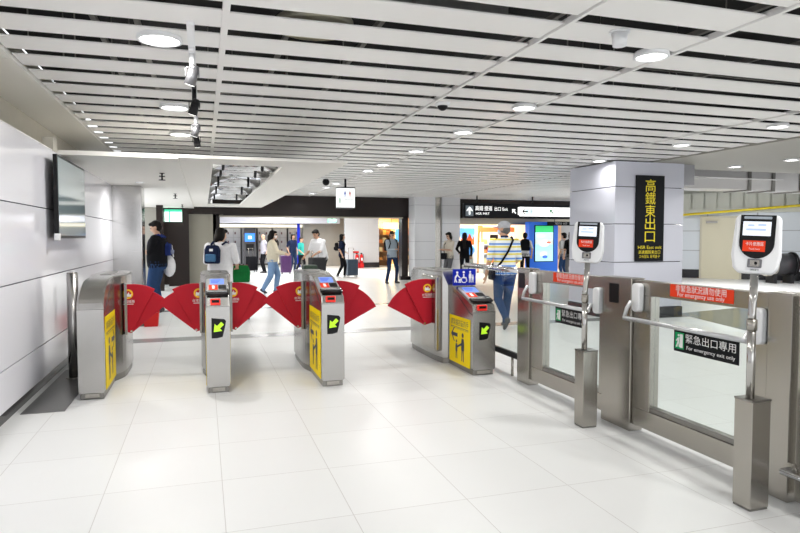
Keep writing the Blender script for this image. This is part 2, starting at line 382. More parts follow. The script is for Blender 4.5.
# ------------------------------------------------------------------ lamps
EMW = mat('lamp_diffuser', (1, 1, 1), .5, emit=(1, .985, .96), estr=14)
def downlight(x, y, z, label, power=55, r=.11):
    t = thing('ceiling_downlight', label, 'lamp', (x, y, z))
    q = MB(); q.rings([[Vector((rr*math.cos(2*PI*i/28), rr*math.sin(2*PI*i/28), zz)) for i in range(28)] for rr, zz in ((r+.012, .03), (r+.025, -.012), (r+.004, -.018), (r, -.004))], 0, True, False); q.build('trim_ring', WHITE, t)
    MB().cyl((0, 0, -.003), (0, 0, .03), r, n=28).build('diffuser', EMW, t)
    l = bpy.data.lights.new('downlight_lamp', 'AREA'); l.shape = 'DISK'; l.size = r*2; l.energy = power; l.color = (1, .975, .94); l.spread = math.radians(165)
    lo = bpy.data.objects.new('downlight_lamp', l); COL.objects.link(lo); lo.parent = t; lo.location = (0, 0, -.03)
PW = 29
ordn = ['nearest', 'second nearest', 'third', 'fourth', 'fifth', 'sixth', 'seventh', 'eighth', 'ninth', 'farthest']
for i, y in enumerate((4.69, 7.07, 8.87)): downlight(-.27, y, 2.885, ordn[i]+' round downlight above the black track spotlights', PW*1.45, .13)
for i, y in enumerate((3.98, 5.95, 7.57, 9.45, 11.39, 12.5, 15.7, 17.0, 19.45)): downlight(3.28, y, 2.885, ordn[min(i, 8)]+' round downlight of the long middle row over the wide gate', PW)
for i, y in enumerate((5.99, 7.62, 9.64)): downlight(6.85, y, 2.885, ordn[i]+' round downlight of the slat row left of the tiled pillar top', PW if i < 2 else 12)
for i, (x, y) in enumerate(((9.92, 8.37), (9.83, 9.5))): downlight(x, y, 2.87, ('nearer', 'farther')[i]+' oval downlight in the plain beige ceiling at right', PW)
for i, (x, y) in enumerate(((-.27, 2.2), (-.27, -.6), (3.3, 1.6), (3.3, -.9), (6.85, 3.2), (6.85, 0.5))): downlight(x, y, 2.885, 'downlight of the slatted ceiling behind the photographer, number '+'one two three four five six'.split()[i], PW*(.8 if i < 2 else 1))
downlight(-.98, 11.0, SZ-.012, 'small recessed downlight in the soffit by the steel column', 30, .05)
def lamp(kind, loc, e, size=1., col=(1, 1, 1), rot=(0, 0, 0)):
    l = bpy.data.lights.new('hall_lamp', kind); l.energy = e; l.color = col
    if kind == 'AREA': l.shape = 'SQUARE'; l.size = size
    else: l.shadow_soft_size = size
    o = bpy.data.objects.new('hall_lamp', l); COL.objects.link(o); o.location = loc; o.rotation_euler = rot; return o
def panel_lamp(x, y, z, w, d, e, label, col=(1, 1, 1)):
    t = thing('ceiling_light_panel', label, 'lamp', (x, y, z))
    MB().box((-w/2, -d/2, 0), (w/2, d/2, .04)).build('housing', WHITE, t)
    MB().box((-w/2+.03, -d/2+.03, -.006), (w/2-.03, d/2-.03, -.001)).build('diffuser', mat('panel_diffuser', (1, 1, 1), .5, emit=(1, .97, .93), estr=5), t)
    l = lamp('AREA', (0, 0, -.03), e, min(w, d), col); l.parent = t
panel_lamp(2.5, 25, 2.81, 1.2, 1.2, 190, 'square ceiling light beyond the portal over the white-shirted girl')
panel_lamp(6.0, 26, 2.81, 1.2, 1.2, 190, 'square ceiling light beyond the portal near the white wall')
panel_lamp(3.5, 29.5, 2.81, 1.2, 1.2, 190, 'square ceiling light beyond the portal nearest the lockers')
panel_lamp(11, 22.6, 2.81, 1.2, .6, 260, 'ceiling light beyond the portal in front of the orange shop', (1, .93, .82))
panel_lamp(14.5, 14.0, 3.5, 1.6, .8, 420, 'ceiling light before the far right cream door')

# ------------------------------------------------------------------ ceiling fittings
for i, y in enumerate((4.89, 6.06, 7.34, 8.2)):
    sil = i in (0, 2)
    t = thing('track_spotlight', ('silver', 'black', 'silver', 'black')[i]+' track spotlight, '+('nearest', 'second nearest', 'third', 'last')[i]+' of the hanging row at left', 'lamp', (-.06, y, 2.89))
    m_ = mat('spot_silver', (.22, .22, .23), .35, .8) if sil else DARK
    MB().box((-.02, -.1, -.03), (.02, .1, 0)).build('adapter', WHITE if sil else DARK, t)
    MB().cyl((0, 0, -.03), (0, 0, -.15), .02, n=12).build('stem', WHITE if sil else DARK, t)
    d = Vector((-.25 if i != 3 else .1, .25, -.85)).normalized(); c = Vector((0, 0, -.19))
    h = MB(); h.cyl(c-d*.05, c+d*.07, .036, .042, 18); h.cyl(c-d*.075, c-d*.05, .022, .036, 18); h = h.build('lamp_head', m_, t)
    MB().cyl(c+d*.069, c+d*.074, .034, n=18).build('lens', mat('spot_lens', (1, 1, 1), .3, emit=(1, .98, .95), estr=4), h)
    q = MB(); q.box((-.05, -.012, -.2), (-.042, .012, -.13)); q.box((.042, -.012, -.2), (.05, .012, -.13)); q.box((-.05, -.012, -.138), (.05, .012, -.13)); q.build('yoke', m_, t)
b = MB(); b.box((-.085, 4.3, 2.88), (-.035, 8.5, 2.905)); tag(b.build('lighting_track', WHITE), 'white lighting track carrying the spotlights at left', 'track')
t = thing('smoke_detector', 'white cylinder detector hanging from slats at upper right', 'detector', (2.72, 3.62, 2.9))
MB().cyl((0, 0, -.012), (0, 0, .0), .07, n=24).build('base_plate', WHITE, t); MB().cyl((0, 0, -.1), (0, 0, -.012), .045, .055, 24).build('detector_body', WHITE, t)
t = thing('dome_camera', 'dark dome security camera at the second ceiling joint', 'camera', (2.40, 6.08, 2.905))
MB().cyl((0, 0, -.035), (0, 0, 0), .075, .085, 24).build('housing', WHITE, t); MB().ell((0, 0, -.035), (.055, .055, .05)).build('dome', BLACK, t)
t = thing('dome_camera', 'small black camera under the slats near the restroom sign', 'camera', (2.8, 14.61, 2.905))
MB().cyl((0, 0, -.05), (0, 0, 0), .05, n=16).build('housing', WHITE, t); MB().ell((0, 0, -.09), (.085, .085, .085)).build('dome', BLACK, t)
t = thing('cover_plate', 'round white cover above the slats near the left joint', 'cover', (.76, 4.35, 2.95)); MB().cyl((0, 0, 0), (0, 0, .05), .27, n=32).build('plate', mat('cover_cream', (.7, .66, .52), .5), t)
for i, y in enumerate((9.36, 13.67, 18.1)):
    t = thing('sprinkler', ('nearest', 'middle', 'farthest')[i]+' black sprinkler head under the white soffit', 'sprinkler', (-.54, y, 2.412))
    MB().cyl((0, 0, -.015), (0, 0, 0), .035, n=14).build('escutcheon', DARK, t)
    q = MB(); q.cyl((0, 0, -.1), (0, 0, -.01), .012, n=8); q.cyl((0, 0, -.108), (0, 0, -.1), .045, n=12); q.box((-.04, -.006, -.06), (.04, .006, -.045)); q.build('sprinkler_head', DARK, t)

# ------------------------------------------------------------------ ticket gates
def fan_flap(par, side, zp, r, tip_ang, off, yl, w, logo=True):
    """two-leaf red fan; pivot low at the machine's side, first leaf upright, second fanned out"""
    root = None
    x0 = side*w
    M = frame((x0, yl, zp), (side, 0, 0), (0, 0, 1)) if side > 0 else frame((x0, yl, zp), (1, 0, 0), (0, 0, 1))
    sx = 1 if side > 0 else -1
    def sector(a0, a1, rr, px): return [(sx*px, 0)] + [(sx*(px+rr*math.sin(a0+(a1-a0)*i/10)), rr*math.cos(a0+(a1-a0)*i/10)) for i in range(11)]
    e = .0
    inner = [(sx*(-.07), .05), (sx*off, 0)] + [(sx*(off+r*math.sin(a)), r*math.cos(a)) for a in [math.radians(27-(27+12)*i/8) for i in range(9)]] + [(sx*(-.07), r*.985)]
    q = MB(); q.prism(inner, M, -.012, .012)
    f1 = q.build('flap', RED, par, .003)
    q = MB(); q.prism(sector(math.radians(24), math.radians(tip_ang), r*.93, off), M, -.034, -.014)
    f2 = q.build('flap', RED, par, .003)
    if logo:
        cx, cy = sx*(off-.03), r*.80
        q = MB(); ring = circ(cx, cy, .052, 22); inn = circ(cx, cy, .034, 22)
        for zz in (1,):
            n = len(ring); vs = [M @ Vector((*p, .0135)) for p in ring+inn]
            q.add(vs, [(i, (i+1) % n, n+(i+1) % n, n+i) for i in range(n)], 0)
        q.prism([(cx-.03, cy-.028), (cx+.03, cy-.028), (cx+.036, cy), (cx+.018, cy-.006), (cx+.01, cy+.02), (cx-.004, cy), (cx-.022, cy+.016), (cx-.03, cy)], M, .0125, .0142, 1)
        text_into(q, '台灣鐵路', .034, M @ Matrix.Translation((cx, cy-.082, .0128)), 1)
        q.prism(rect(cx-.055, cy-.112, cx+.055, cy-.105), M, .0125, .0135, 1)
        q.build('emblem', [mat('emblem_gold', (.95, .55, .01), .45), WINK], f1)
    q = MB(); q.prism(circ(sx*off, .022, .012, 12), M, .012, .016); q.build('pivot_cap', STEEL, f1)

def pictogram(mb, cx, z0, h, M, mi=0):
    """standing figure made of a head, coat and two legs"""
    r = h*.085
    mb.prism(circ(cx, z0+h-r, r, 14), M, 0, .001, mi)
    mb.prism([(cx-h*.09, z0+h*.80), (cx+h*.09, z0+h*.80), (cx+h*.13, z0+h*.62), (cx+h*.12, z0+h*.38), (cx-h*.12, z0+h*.38), (cx-h*.13, z0+h*.62)], M, 0, .001, mi)
    mb.prism([(cx-h*.09, z0+h*.38), (cx-h*.01, z0+h*.38), (cx-h*.05, z0), (cx-h*.10, z0)], M, 0, .001, mi)
    mb.prism([(cx+h*.01, z0+h*.38), (cx+h*.09, z0+h*.38), (cx+h*.11, z0), (cx+h*.05, z0)], M, 0, .001, mi)

def poster(par, side, x, y0, y1, z0, z1):
    w, h = y1-y0, z1-z0
    M = frame((x, y0, z0), (0, 1, 0), (0, 0, 1)) if side > 0 else frame((x, y1, z0), (0, -1, 0), (0, 0, 1))
    q = MB(); q.prism(rect(0, 0, w, h), M, 0, .003); p = q.build('instruction_poster', YELLOW, par)
    M2 = M @ Matrix.Translation((0, 0, .0032)); q = MB()
    text_into(q, '請緊握孩童的手', .08, M2 @ Matrix.Translation((w*.5, h*.86, 0)), 0, width=w*.84)
    q.prism(rect(w*.08, h*.765, w*.92, h*.775), M2, 0, .001)
    text_into(q, 'Please hold your child', .03, M2 @ Matrix.Translation((w*.5, h*.745, 0)), 0, width=w*.84)
    ax = w*.25 if side < 0 else w*.75; s_ = 1 if side < 0 else -1
    ay = h*.60; k = w*.16
    q.prism([(ax-s_*k, ay), (ax-s_*k*.1, ay+k*.85), (ax+s_*k*.15, ay+k*.85), (ax-s_*k*.45, ay+k*.22), (ax+s_*k, ay+k*.22), (ax+s_*k, ay-k*.22), (ax-s_*k*.45, ay-k*.22), (ax+s_*k*.15, ay-k*.85), (ax-s_*k*.1, ay-k*.85)][::(1 if s_ > 0 else -1)], M2, 0, .001)
    cxa, cxc = (w*.66, w*.36) if side < 0 else (w*.34, w*.64)
    pictogram(q, cxa, h*.08, h*.60, M2); pictogram(q, cxc, h*.10, h*.40, M2)
    q.prism([(cxa, h*.44), (cxa, h*.49), (cxc, h*.36), (cxc, h*.31)][::(1 if side < 0 else -1)], M2, 0, .001)
    q.build('printing', NAVY, p)

def loft_body(stations, zb, ch=.014):
    """stations: (y, left x, right x, top z)"""
    rs = []
    for y, xl, xr, zt in stations:
        rs.append([Vector(p) for p in ((xl+ch, y, zb), (xr-ch, y, zb), (xr, y, zb+ch), (xr, y, zt-ch), (xr-ch, y, zt), (xl+ch, y, zt), (xl, y, zt-ch), (xl, y, zb+ch))])
    return MB().rings([r[::-1] for r in rs], 0, False)

def reader_console(t, w, z0, z1, y0, y1):
    """sloping head: panel, screen, card pad and hand rest, ticket slot below"""
    sl = Vector((0, y1-y0, z1-z0)).normalized(); L = Vector((0, y1-y0, z1-z0)).length
    M = frame((0, y0, z0), (1, 0, 0), sl)
    q = MB(); q.prism(rrect(-w*.93, L*.10, w*.93, L*.93, .03), M, -.004, .012); p = q.build('reader_panel', mat('panel_silver', (.48, .49, .51), .3, .8), t, .003)
    q = MB(); q.prism(rrect(-w*.60, L*.60, w*.62, L*.88, .01), M, .010, .0145); s_ = q.build('screen', SCREENB, p)
    q = MB()
    for k in range(3): q.prism(rect(-w*.5, L*(.66+k*.07), w*(.1+.12*k), L*(.685+k*.07)), M, .0145, .0152)
    q.build('screen_text', mat('lcd_text', (.05, .08, .4), .5), s_)
    q = MB(); q.prism(rect(-w*.72, L*.30, w*.05, L*.56), M, .011, .0135); cp = q.build('card_pad', ORANGE, p)
    q = MB(); q.prism(rrect(-w*.45, L*.35, -w*.2, L*.52, .008), M, .0135, .0142); q.build('pad_symbol', WINK, cp)
    q = MB(); q.prism(rrect(w*.12, L*.34, w*.8, L*.54, .008), M, .011, .0138); q.build('key_window', BLACK, p)
    q = MB(); pts = [(-w*.98, L*.05), (-w*.98, L*.17)] + [(-w*.9+w*1.8*i/8, L*(.17+.09*math.sin(PI*i/8)*.0+.10*(i/8))) for i in range(9)] + [(w*.98, L*.22), (w*.98, L*.02), (w*.5, -L*.02), (-w*.5, -L*.0)]
    q.prism(pts[::-1], M, .006, .030); h = q.build('hand_rest', BLACK, t, .006)
    q = MB(); q.prism([(-w*.85, L*.12), (w*.85, L*.10), (w*.85, L*.19), (-w*.85, L*.20)], M, .029, .034); q.build('hand_rest_cap', CHROME, h, .002)

def ticket_slot(t, w, y, z):
    q = MB(); q.box((-w*.62, y-.022, z-.030), (w*.22, y+.004, z+.030)); o = q.build('ticket_slot', mat('slot_red', (.75, .02, .01), .35, emit=(.8, .02, .01), estr=.25), t, .004)
    q = MB(); q.box((-w*.5, y-.026, z-.008), (w*.12, y-.02, z+.018)); q.build('slot_mouth', BLACK, o)

def arrow_sign(t, w, z):
    M = frame((w*.05, 0, z), (1, 0, 0), (0, 0, 1))
    q = MB(); a = .066
    q.prism([(-a, -.092), (-a*.2, -.092), (a*.55, -.08), (a*.85, .0), (a*1.05, .07), (a*.8, .09), (-a, .104)], M, 0, .003); o = q.build('arrow_sign', BLACK, t, .001)
    R = M @ Matrix.Translation((-.005, .01, .0031)) @ Matrix.Rotation(math.radians(225), 4, 'Z'); k = .058
    q = MB(); q.prism([(k, 0), (-.004, k*.85), (-.004, k*.32), (-k, k*.32), (-k, -k*.32), (-.004, -k*.32), (-.004, -k*.85)], R, 0, .001); q.build('arrow', LIME, o)

def gate_base(t, stations, side_inset=.014):
    rs = [[Vector(p) for p in ((xl+side_inset, y, 0), (xr-side_inset, y, 0), (xr-side_inset, y, .065), (xl+side_inset, y, .065))][::-1] for y, xl, xr, _ in stations]
    rs[0] = [v+Vector((0, .025, 0)) for v in rs[0]]; rs[-1] = [v-Vector((0, .03, 0)) for v in rs[-1]]
    MB().rings(rs, 0, False).build('plinth', STEELD, t)
    y, xl, xr, _ = stations[0]
    MB().box((xl+.05, y+.012, .012), (xr-.05, y+.03, .055)).build('kick_plate', STEEL, t, .003)

def bulge(y, b, y0=.74, y1=1.05, y2=1.5, y3=1.95):
    if y <= y0: return 0.
    if y < y1: return b*math.sin(PI/2*(y-y0)/(y1-y0))
    if y < y2: return b
    return b*math.cos(PI/2*min(1, (y-y2)/(y3-y2)))

def side_seam(t, stations, zf, side):
    """dark panel joint line along the sloping console side"""
    q = MB(); y, xl, xr, _ = stations[0]; x = xl if side < 0 else xr
    q.tube([(x+side*.0005, .01, zf-.04), (x+side*.0005, .10, zf-.02), (x+side*.0005, .42, zf+.14), (x+side*.0005, .56, zf+.17)], .004, 6); q.build('side_seam', DARK, t)

def ticket_gate(name, label, x, y, W, front='reader', zf=.845, zr=1.095, bl=.06, br=.06, flaps=(), posters=(), wide=(), stepl=0.):
    t = thing(name, label, 'ticket gate', (x, y, 0)); w = W/2
    ys = [0, .03, .06, .5, .6, .72, .74, .80, .87, .95, 1.05, 1.15, 1.3, 1.5, 1.65, 1.78, 1.86, 1.9]
    def top(yy):
        if front == 'hood':
            return zf+(1.1-zf)*math.sqrt(max(0, 1-(1-min(1, yy/.55))**2))
        if yy <= .03: return zf+(.075*yy/.03)
        if yy <= .5: return zf+.075+(zr-.015-zf-.075)*(yy-.03)/.47
        if yy <= .6: return zr-.015+.015*(yy-.5)/.1
        if yy <= 1.75: return 1.1 if yy > .72 else zr
        return 1.1-.10*((yy-1.75)/.15)**2
    if front == 'hood': ys = sorted(set(ys+[.01, .1, .15, .2, .28, .36, .44]))
    st = [(yy, -w-bulge(yy, bl-stepl)-(stepl if .73 < yy else 0), w+bulge(yy, br), top(yy)) for yy in ys]
    loft_body(st, .06).build('housing', GSTEEL, t)
    gate_base(t, st)
    MB().box((-w-.003, -.003, zf-.012), (w+.003, .02, zf-.004)).build('front_trim', STEELD, t)
    if front == 'reader':
        reader_console(t, w, top(.05)+.002, top(.5), .05, .5)
        ticket_slot(t, w, .012, zf+.04); arrow_sign(t, w, zf-.22)
    q = MB(); q.box((-w*.5, 1.0, 1.1), (w*.5, 1.6, 1.106)); q.build('top_hatch', STEELD, t)
    for side in posters:
        poster(t, side, side*(w+.001), .06, .72, .07, .755)
    for side in (-1, 1): side_seam(t, st, zf, side)
    for side in flaps:
        bb = bl if side < 0 else br
        fan_flap(t, side, .47 if side not in wide else .44, .53 if side not in wide else .56, 50 if side not in wide else 62, .07 if side not in wide else .10, .93, w+bb-.02+(.04 if stepl else 0))
    for side in (-1, 1):      # slot the flap comes from
        if side in flaps:
            bb = bl if side < 0 else br; xx = side*(w+bb)
            MB().box((xx-.012, .885, .46), (xx+.012, .955, 1.01)).build('flap_slot', STEELD, t)
    return t

ticket_gate('ticket_gate', 'steel ticket gate with smooth rounded front nearest the left wall', -1.0, 6.25, .225, 'hood', bl=.05, br=.09, flaps=(1,), posters=(1,))
ticket_gate('ticket_gate', 'narrow steel ticket gate with flaps on both sides, second from the left wall', .124, 6.15, .22, bl=.05, br=.05, flaps=(-1, 1), posters=(-1, 1))
ticket_gate('ticket_gate', 'steel ticket gate showing its yellow poster left of the wide lane', 1.23, 6.08, .23, bl=.055, br=.055, flaps=(-1, 1), posters=(-1,), wide=(1,))
g4 = ticket_gate('ticket_gate', 'low-fronted steel ticket gate under the blue wheelchair sign', 2.895, 6.08, .265, zf=.70, zr=.945, bl=.10, br=.03, flaps=(-1,), posters=(), wide=(-1,), stepl=.065)
poster(g4, -1, -.1325-.001, .07, .66, .06, .60)
q = MB(); q.box((-.265, .80, .13), (-.18, 1.30, 1.04)); q.build('flap_cabinet', STEEL, g4, .02)
t = thing('wheelchair_sign', 'small blue sign with white accessibility symbols standing on the wide gate', 'sign', (2.895, 6.58, .945))
MB().box((-.16, 0, .0), (.125, .02, .19)).build('panel', BLUES, t, .003)
M = frame((-.16, -.0005, -.006), (1.0, 0, 0), (0, 0, 1)) @ Matrix.Scale(1.12, 4, (1, 0, 0)) @ Matrix.Scale(1.08, 4, (0, 1, 0)); q = MB()
# pushchair pusher, wheelchair user, adult with child
q.prism(circ(.045, .145, .013, 12), M, 0, .001); q.prism([(.03, .08), (.055, .125), (.045, .135), (.018, .10), (.012, .04), (.024, .04)], M, 0, .001); q.prism([(.05, .125), (.085, .085), (.08, .078), (.044, .112)], M, 0, .001); q.prism([(.03, .08), (.048, .04), (.038, .036), (.022, .07)], M, 0, .001); q.prism([(.06, .075), (.09, .075), (.082, .05), (.065, .05)], M, 0, .001); q.prism(circ(.066, .042, .008, 10), M, 0, .001); q.prism(circ(.083, .042, .008, 10), M, 0, .001)
q.prism(circ(.118, .148, .013, 12), M, 0, .001); q.prism([(.110, .13), (.124, .13), (.127, .095), (.148, .095), (.158, .05), (.148, .047), (.138, .082), (.113, .082)], M, 0, .001)
n = 20; ro, ri = circ(.122, .066, .034, n, None, math.radians(110), math.radians(360)), circ(.122, .066, .026, n, None, math.radians(110), math.radians(360))
q.add([M @ Vector((*p, .001)) for p in ro+ri], [(i, i+1, n+i+1, n+i) for i in range(n-1)], 0)
pictogram(q, .190, .035, .125, M); pictogram(q, .220, .035, .085, M)
q.build('symbols', WINK, t)

# free-standing guard post by the left wall
t = thing('guard_post', 'plain grey tubular post between left wall and first gate', 'post', (-1.33, 7.29, 0))
MB().cyl((0, 0, 0), (0, 0, 1.12), .055, n=28).build('tube', GSTEEL, t); MB().cyl((0, 0, 0), (0, 0, .012), .085, n=28).build('foot_flange', STEELD, t); MB().cyl((0, 0, 1.12), (0, 0, 1.13), .05, n=28).build('end_cap', STEEL, t)

# ------------------------------------------------------------------ glass emergency gates along the right
FX = 3.12; TH = .12; ZT = 1.18
def fpost(y0, y1, label, window=False, plate=None):
    t = thing('fence_post', label, 'post', (FX, (y0+y1)/2, 0)); h = (y1-y0)/2
    MB().box((0, -h, 0), (TH, h, ZT)).build('post_body', STEEL, t, .005)
    MB().box((-.004, -h-.004, ZT), (TH+.004, h+.004, ZT+.006)).build('top_cap', STEEL, t, .002)
    if window: MB().box((-.003, -.06+.03, ZT-.20), (.004, .09, ZT-.045)).build('sensor_window', BLACK, t, .002)
    if plate is not None: MB().box((-.004, plate-.02, .74), (0, plate+.02, .86)).build('white_plate', WHITE, t)
    return t
fpost(5.52, 5.76, 'steel post between the fixed glass screen and the far emergency gate', True)
fpost(3.96, 4.32, 'wide steel post between the two glass emergency gates', True)
fpost(2.60, 2.76, 'steel post at the near end of the large emergency gate, right of the photo')
def egate(y0, y1, label, red, grn, s0, s1):
    """y0 far end, y1 near end"""
    t = thing('emergency_gate', label, 'gate', (FX, y0, 0)); L = y0-y1
    def Yl(v): return -v        # distance from the far end
    q = MB(); q.box((.02, -L, 1.065), (.10, 0, ZT-.005)); q.build('top_rail', STEEL, t, .004)
    q = MB(); q.box((.02, -L, .06), (.10, 0, .20)); q.build('bottom_rail', STEEL, t, .004)
    q = MB(); q.box((.03, -L+s1-.002, .20), (.09, -s0+.002, .235)); q.build('glazing_bead', STEELD, t, .004)
    q = MB(); q.box((.02, -s0, .20), (.10, 0, 1.065)); q.build('stile', STEEL, t, .004)
    q = MB(); q.box((.02, -L, .20), (.10, -L+s1, 1.065)); q.build('stile', STEEL, t, .004)
    q = MB(); q.box((.055, -L+s1, .235), (.065, -s0, 1.065)); gl = q.build('glass_pane', GLASS, t)
    # red strip on the rail
    M = frame((.0195, -(y0-red[0]), red[2]), (0, -1, 0), (0, 0, 1)); w, h = red[0]-red[1], red[3]-red[2]
    q = MB(); q.prism(rect(0, 0, w, h), M, 0, .0015); st = q.build('warning_strip', ORANGE, t)
    q = MB(); M2 = M @ Matrix.Translation((0, 0, .0016))
    text_into(q, '非緊急狀況請勿使用', .052, M2 @ Matrix.Translation((w*.5, h*.66, 0)), width=w*.80)
    text_into(q, 'For emergency use only', .042, M2 @ Matrix.Translation((w*.5, h*.24, 0)), width=w*.74); q.build('lettering', WINK, st)
    M = frame((.0545, -(y0-grn[0]), grn[2]), (0, -1, 0), (0, 0, 1)); w, h = grn[0]-grn[1], grn[3]-grn[2]
    q = MB(); q.prism(rect(0, 0, w, h), M, 0, .003); pl = q.build('exit_plate', SIGNBLK, gl)
    M2 = M @ Matrix.Translation((0, 0, .0031)); q = MB(); q.prism(rect(.012, .02, .095, h-.02), M2, 0, .001); q.build('exit_symbol', GREEN, pl)
    q = MB(); M3 = M2 @ Matrix.Translation((0, 0, .0011))
    q.prism(rect(.058, .03, .086, h-.03), M3, 0, .0008)
    q.prism(circ(.046, h*.74, .009, 10), M3, 0, .001); q.prism([(.035, h*.62), (.055, h*.66), (.052, h*.42), (.036, h*.42)], M3, 0, .001); q.prism([(.036, h*.44), (.046, h*.44), (.034, h*.20), (.022, h*.20)], M3, 0, .001); q.prism([(.044, h*.44), (.053, h*.44), (.058, h*.22), (.05, h*.22)], M3, 0, .001); q.prism([(.036, h*.62), (.022, h*.5), (.026, h*.46), (.040, h*.55)], M3, 0, .001)
    text_into(q, '緊急出口專用', .066, M2 @ Matrix.Translation((.105+(w-.12)*.5, h*.63, 0)), width=w-.135)
    text_into(q, 'For emergency exit only', .036, M2 @ Matrix.Translation((.105+(w-.12)*.5, h*.24, 0)), width=w-.15); q.build('lettering', WINK, pl)
    # push bar
    for nm, yy, zz in (('far', -.075, 1.04), ('near', -L+.05, .97)):
        q = MB(); q.prism(rrect(-.042, -.10, .042, .115, .03), frame((.02, yy, zz), (0, -1, 0), (0, 0, 1)), 0, .05); hb = q.build('push_bar_housing', WHITE, t, .009)
        q = MB(); q.tube([(-.05, yy+.02, zz-.02), (-.085, yy+.02, zz-.07), (-.10, yy+(.03 if nm == 'far' else -.01), .895), ], .014, 10); q.build('push_bar_arm', mat('bar_grey', (.55, .56, .57), .3, .7), hb)
    q = MB(); q.tube([(-.10, -.045, .895), (-.10, -L+.04, .895)], .016, 14); q.build('push_bar', mat('bar_grey', (.6, .6, .6), .3), t)
    return t
egate(5.515, 4.325, 'smaller, farther glass emergency gate with a red strip', (5.10, 4.55, 1.085, 1.172), (5.11, 4.60, .70, .85), .23, .06)
egate(3.955, 2.765, 'larger, nearest glass emergency gate with a red strip', (3.57, 3.02, 1.085, 1.172), (3.56, 3.0, .70, .855), .19, .13)
t = thing('fence_end_panel', 'steel panel cut off by the right edge of the photo', 'fence', (FX, 2.56, 0))
MB().box((.0, -.9, .03), (.12, 0, 1.12)).build('panel', STEEL, t, .005); MB().box((-.004, -.9, 1.12), (.124, 0, ZT)).build('top_rail', STEEL, t, .004)
q = MB(); q.tube([(0, .02, .20), (-.07, .02, .20), (-.07, -.85, .20)], .018, 14); q.build('kick_bar', CHROME, t)
q = MB(); q.cyl((-.001, .02, .20), (-.012, .02, .20), .04, n=20); q.build('bar_flange', STEEL, t)
# fixed screen with handrail running back from the far post
t = thing('glass_screen', 'fixed clear glass screen with round handrail behind the wide gate', 'fence', (FX+.06, 5.77, 0))
MB().box((-.006, .0, .26), (.006, 1.46, 1.12)).build('glass_pane', GLASS, t)
MB().box((-.02, 0, .20), (.02, 1.46, .26)).build('bottom_rail', DARK, t, .003)
q = MB(); q.tube([(0, 0, 1.15), (0, 1.46, 1.15)], .03, 16); q.build('handrail', CHROME, t)
q = MB(); q.box((-.03, 1.46, 0), (.03, 1.52, 1.15)); q.build('end_post', STEEL, t, .004)
q = MB()
for y in (.2, 1.2): q.cyl((0, y, 0), (0, y, .2), .015, n=10)
q.build('foot', STEEL, t)

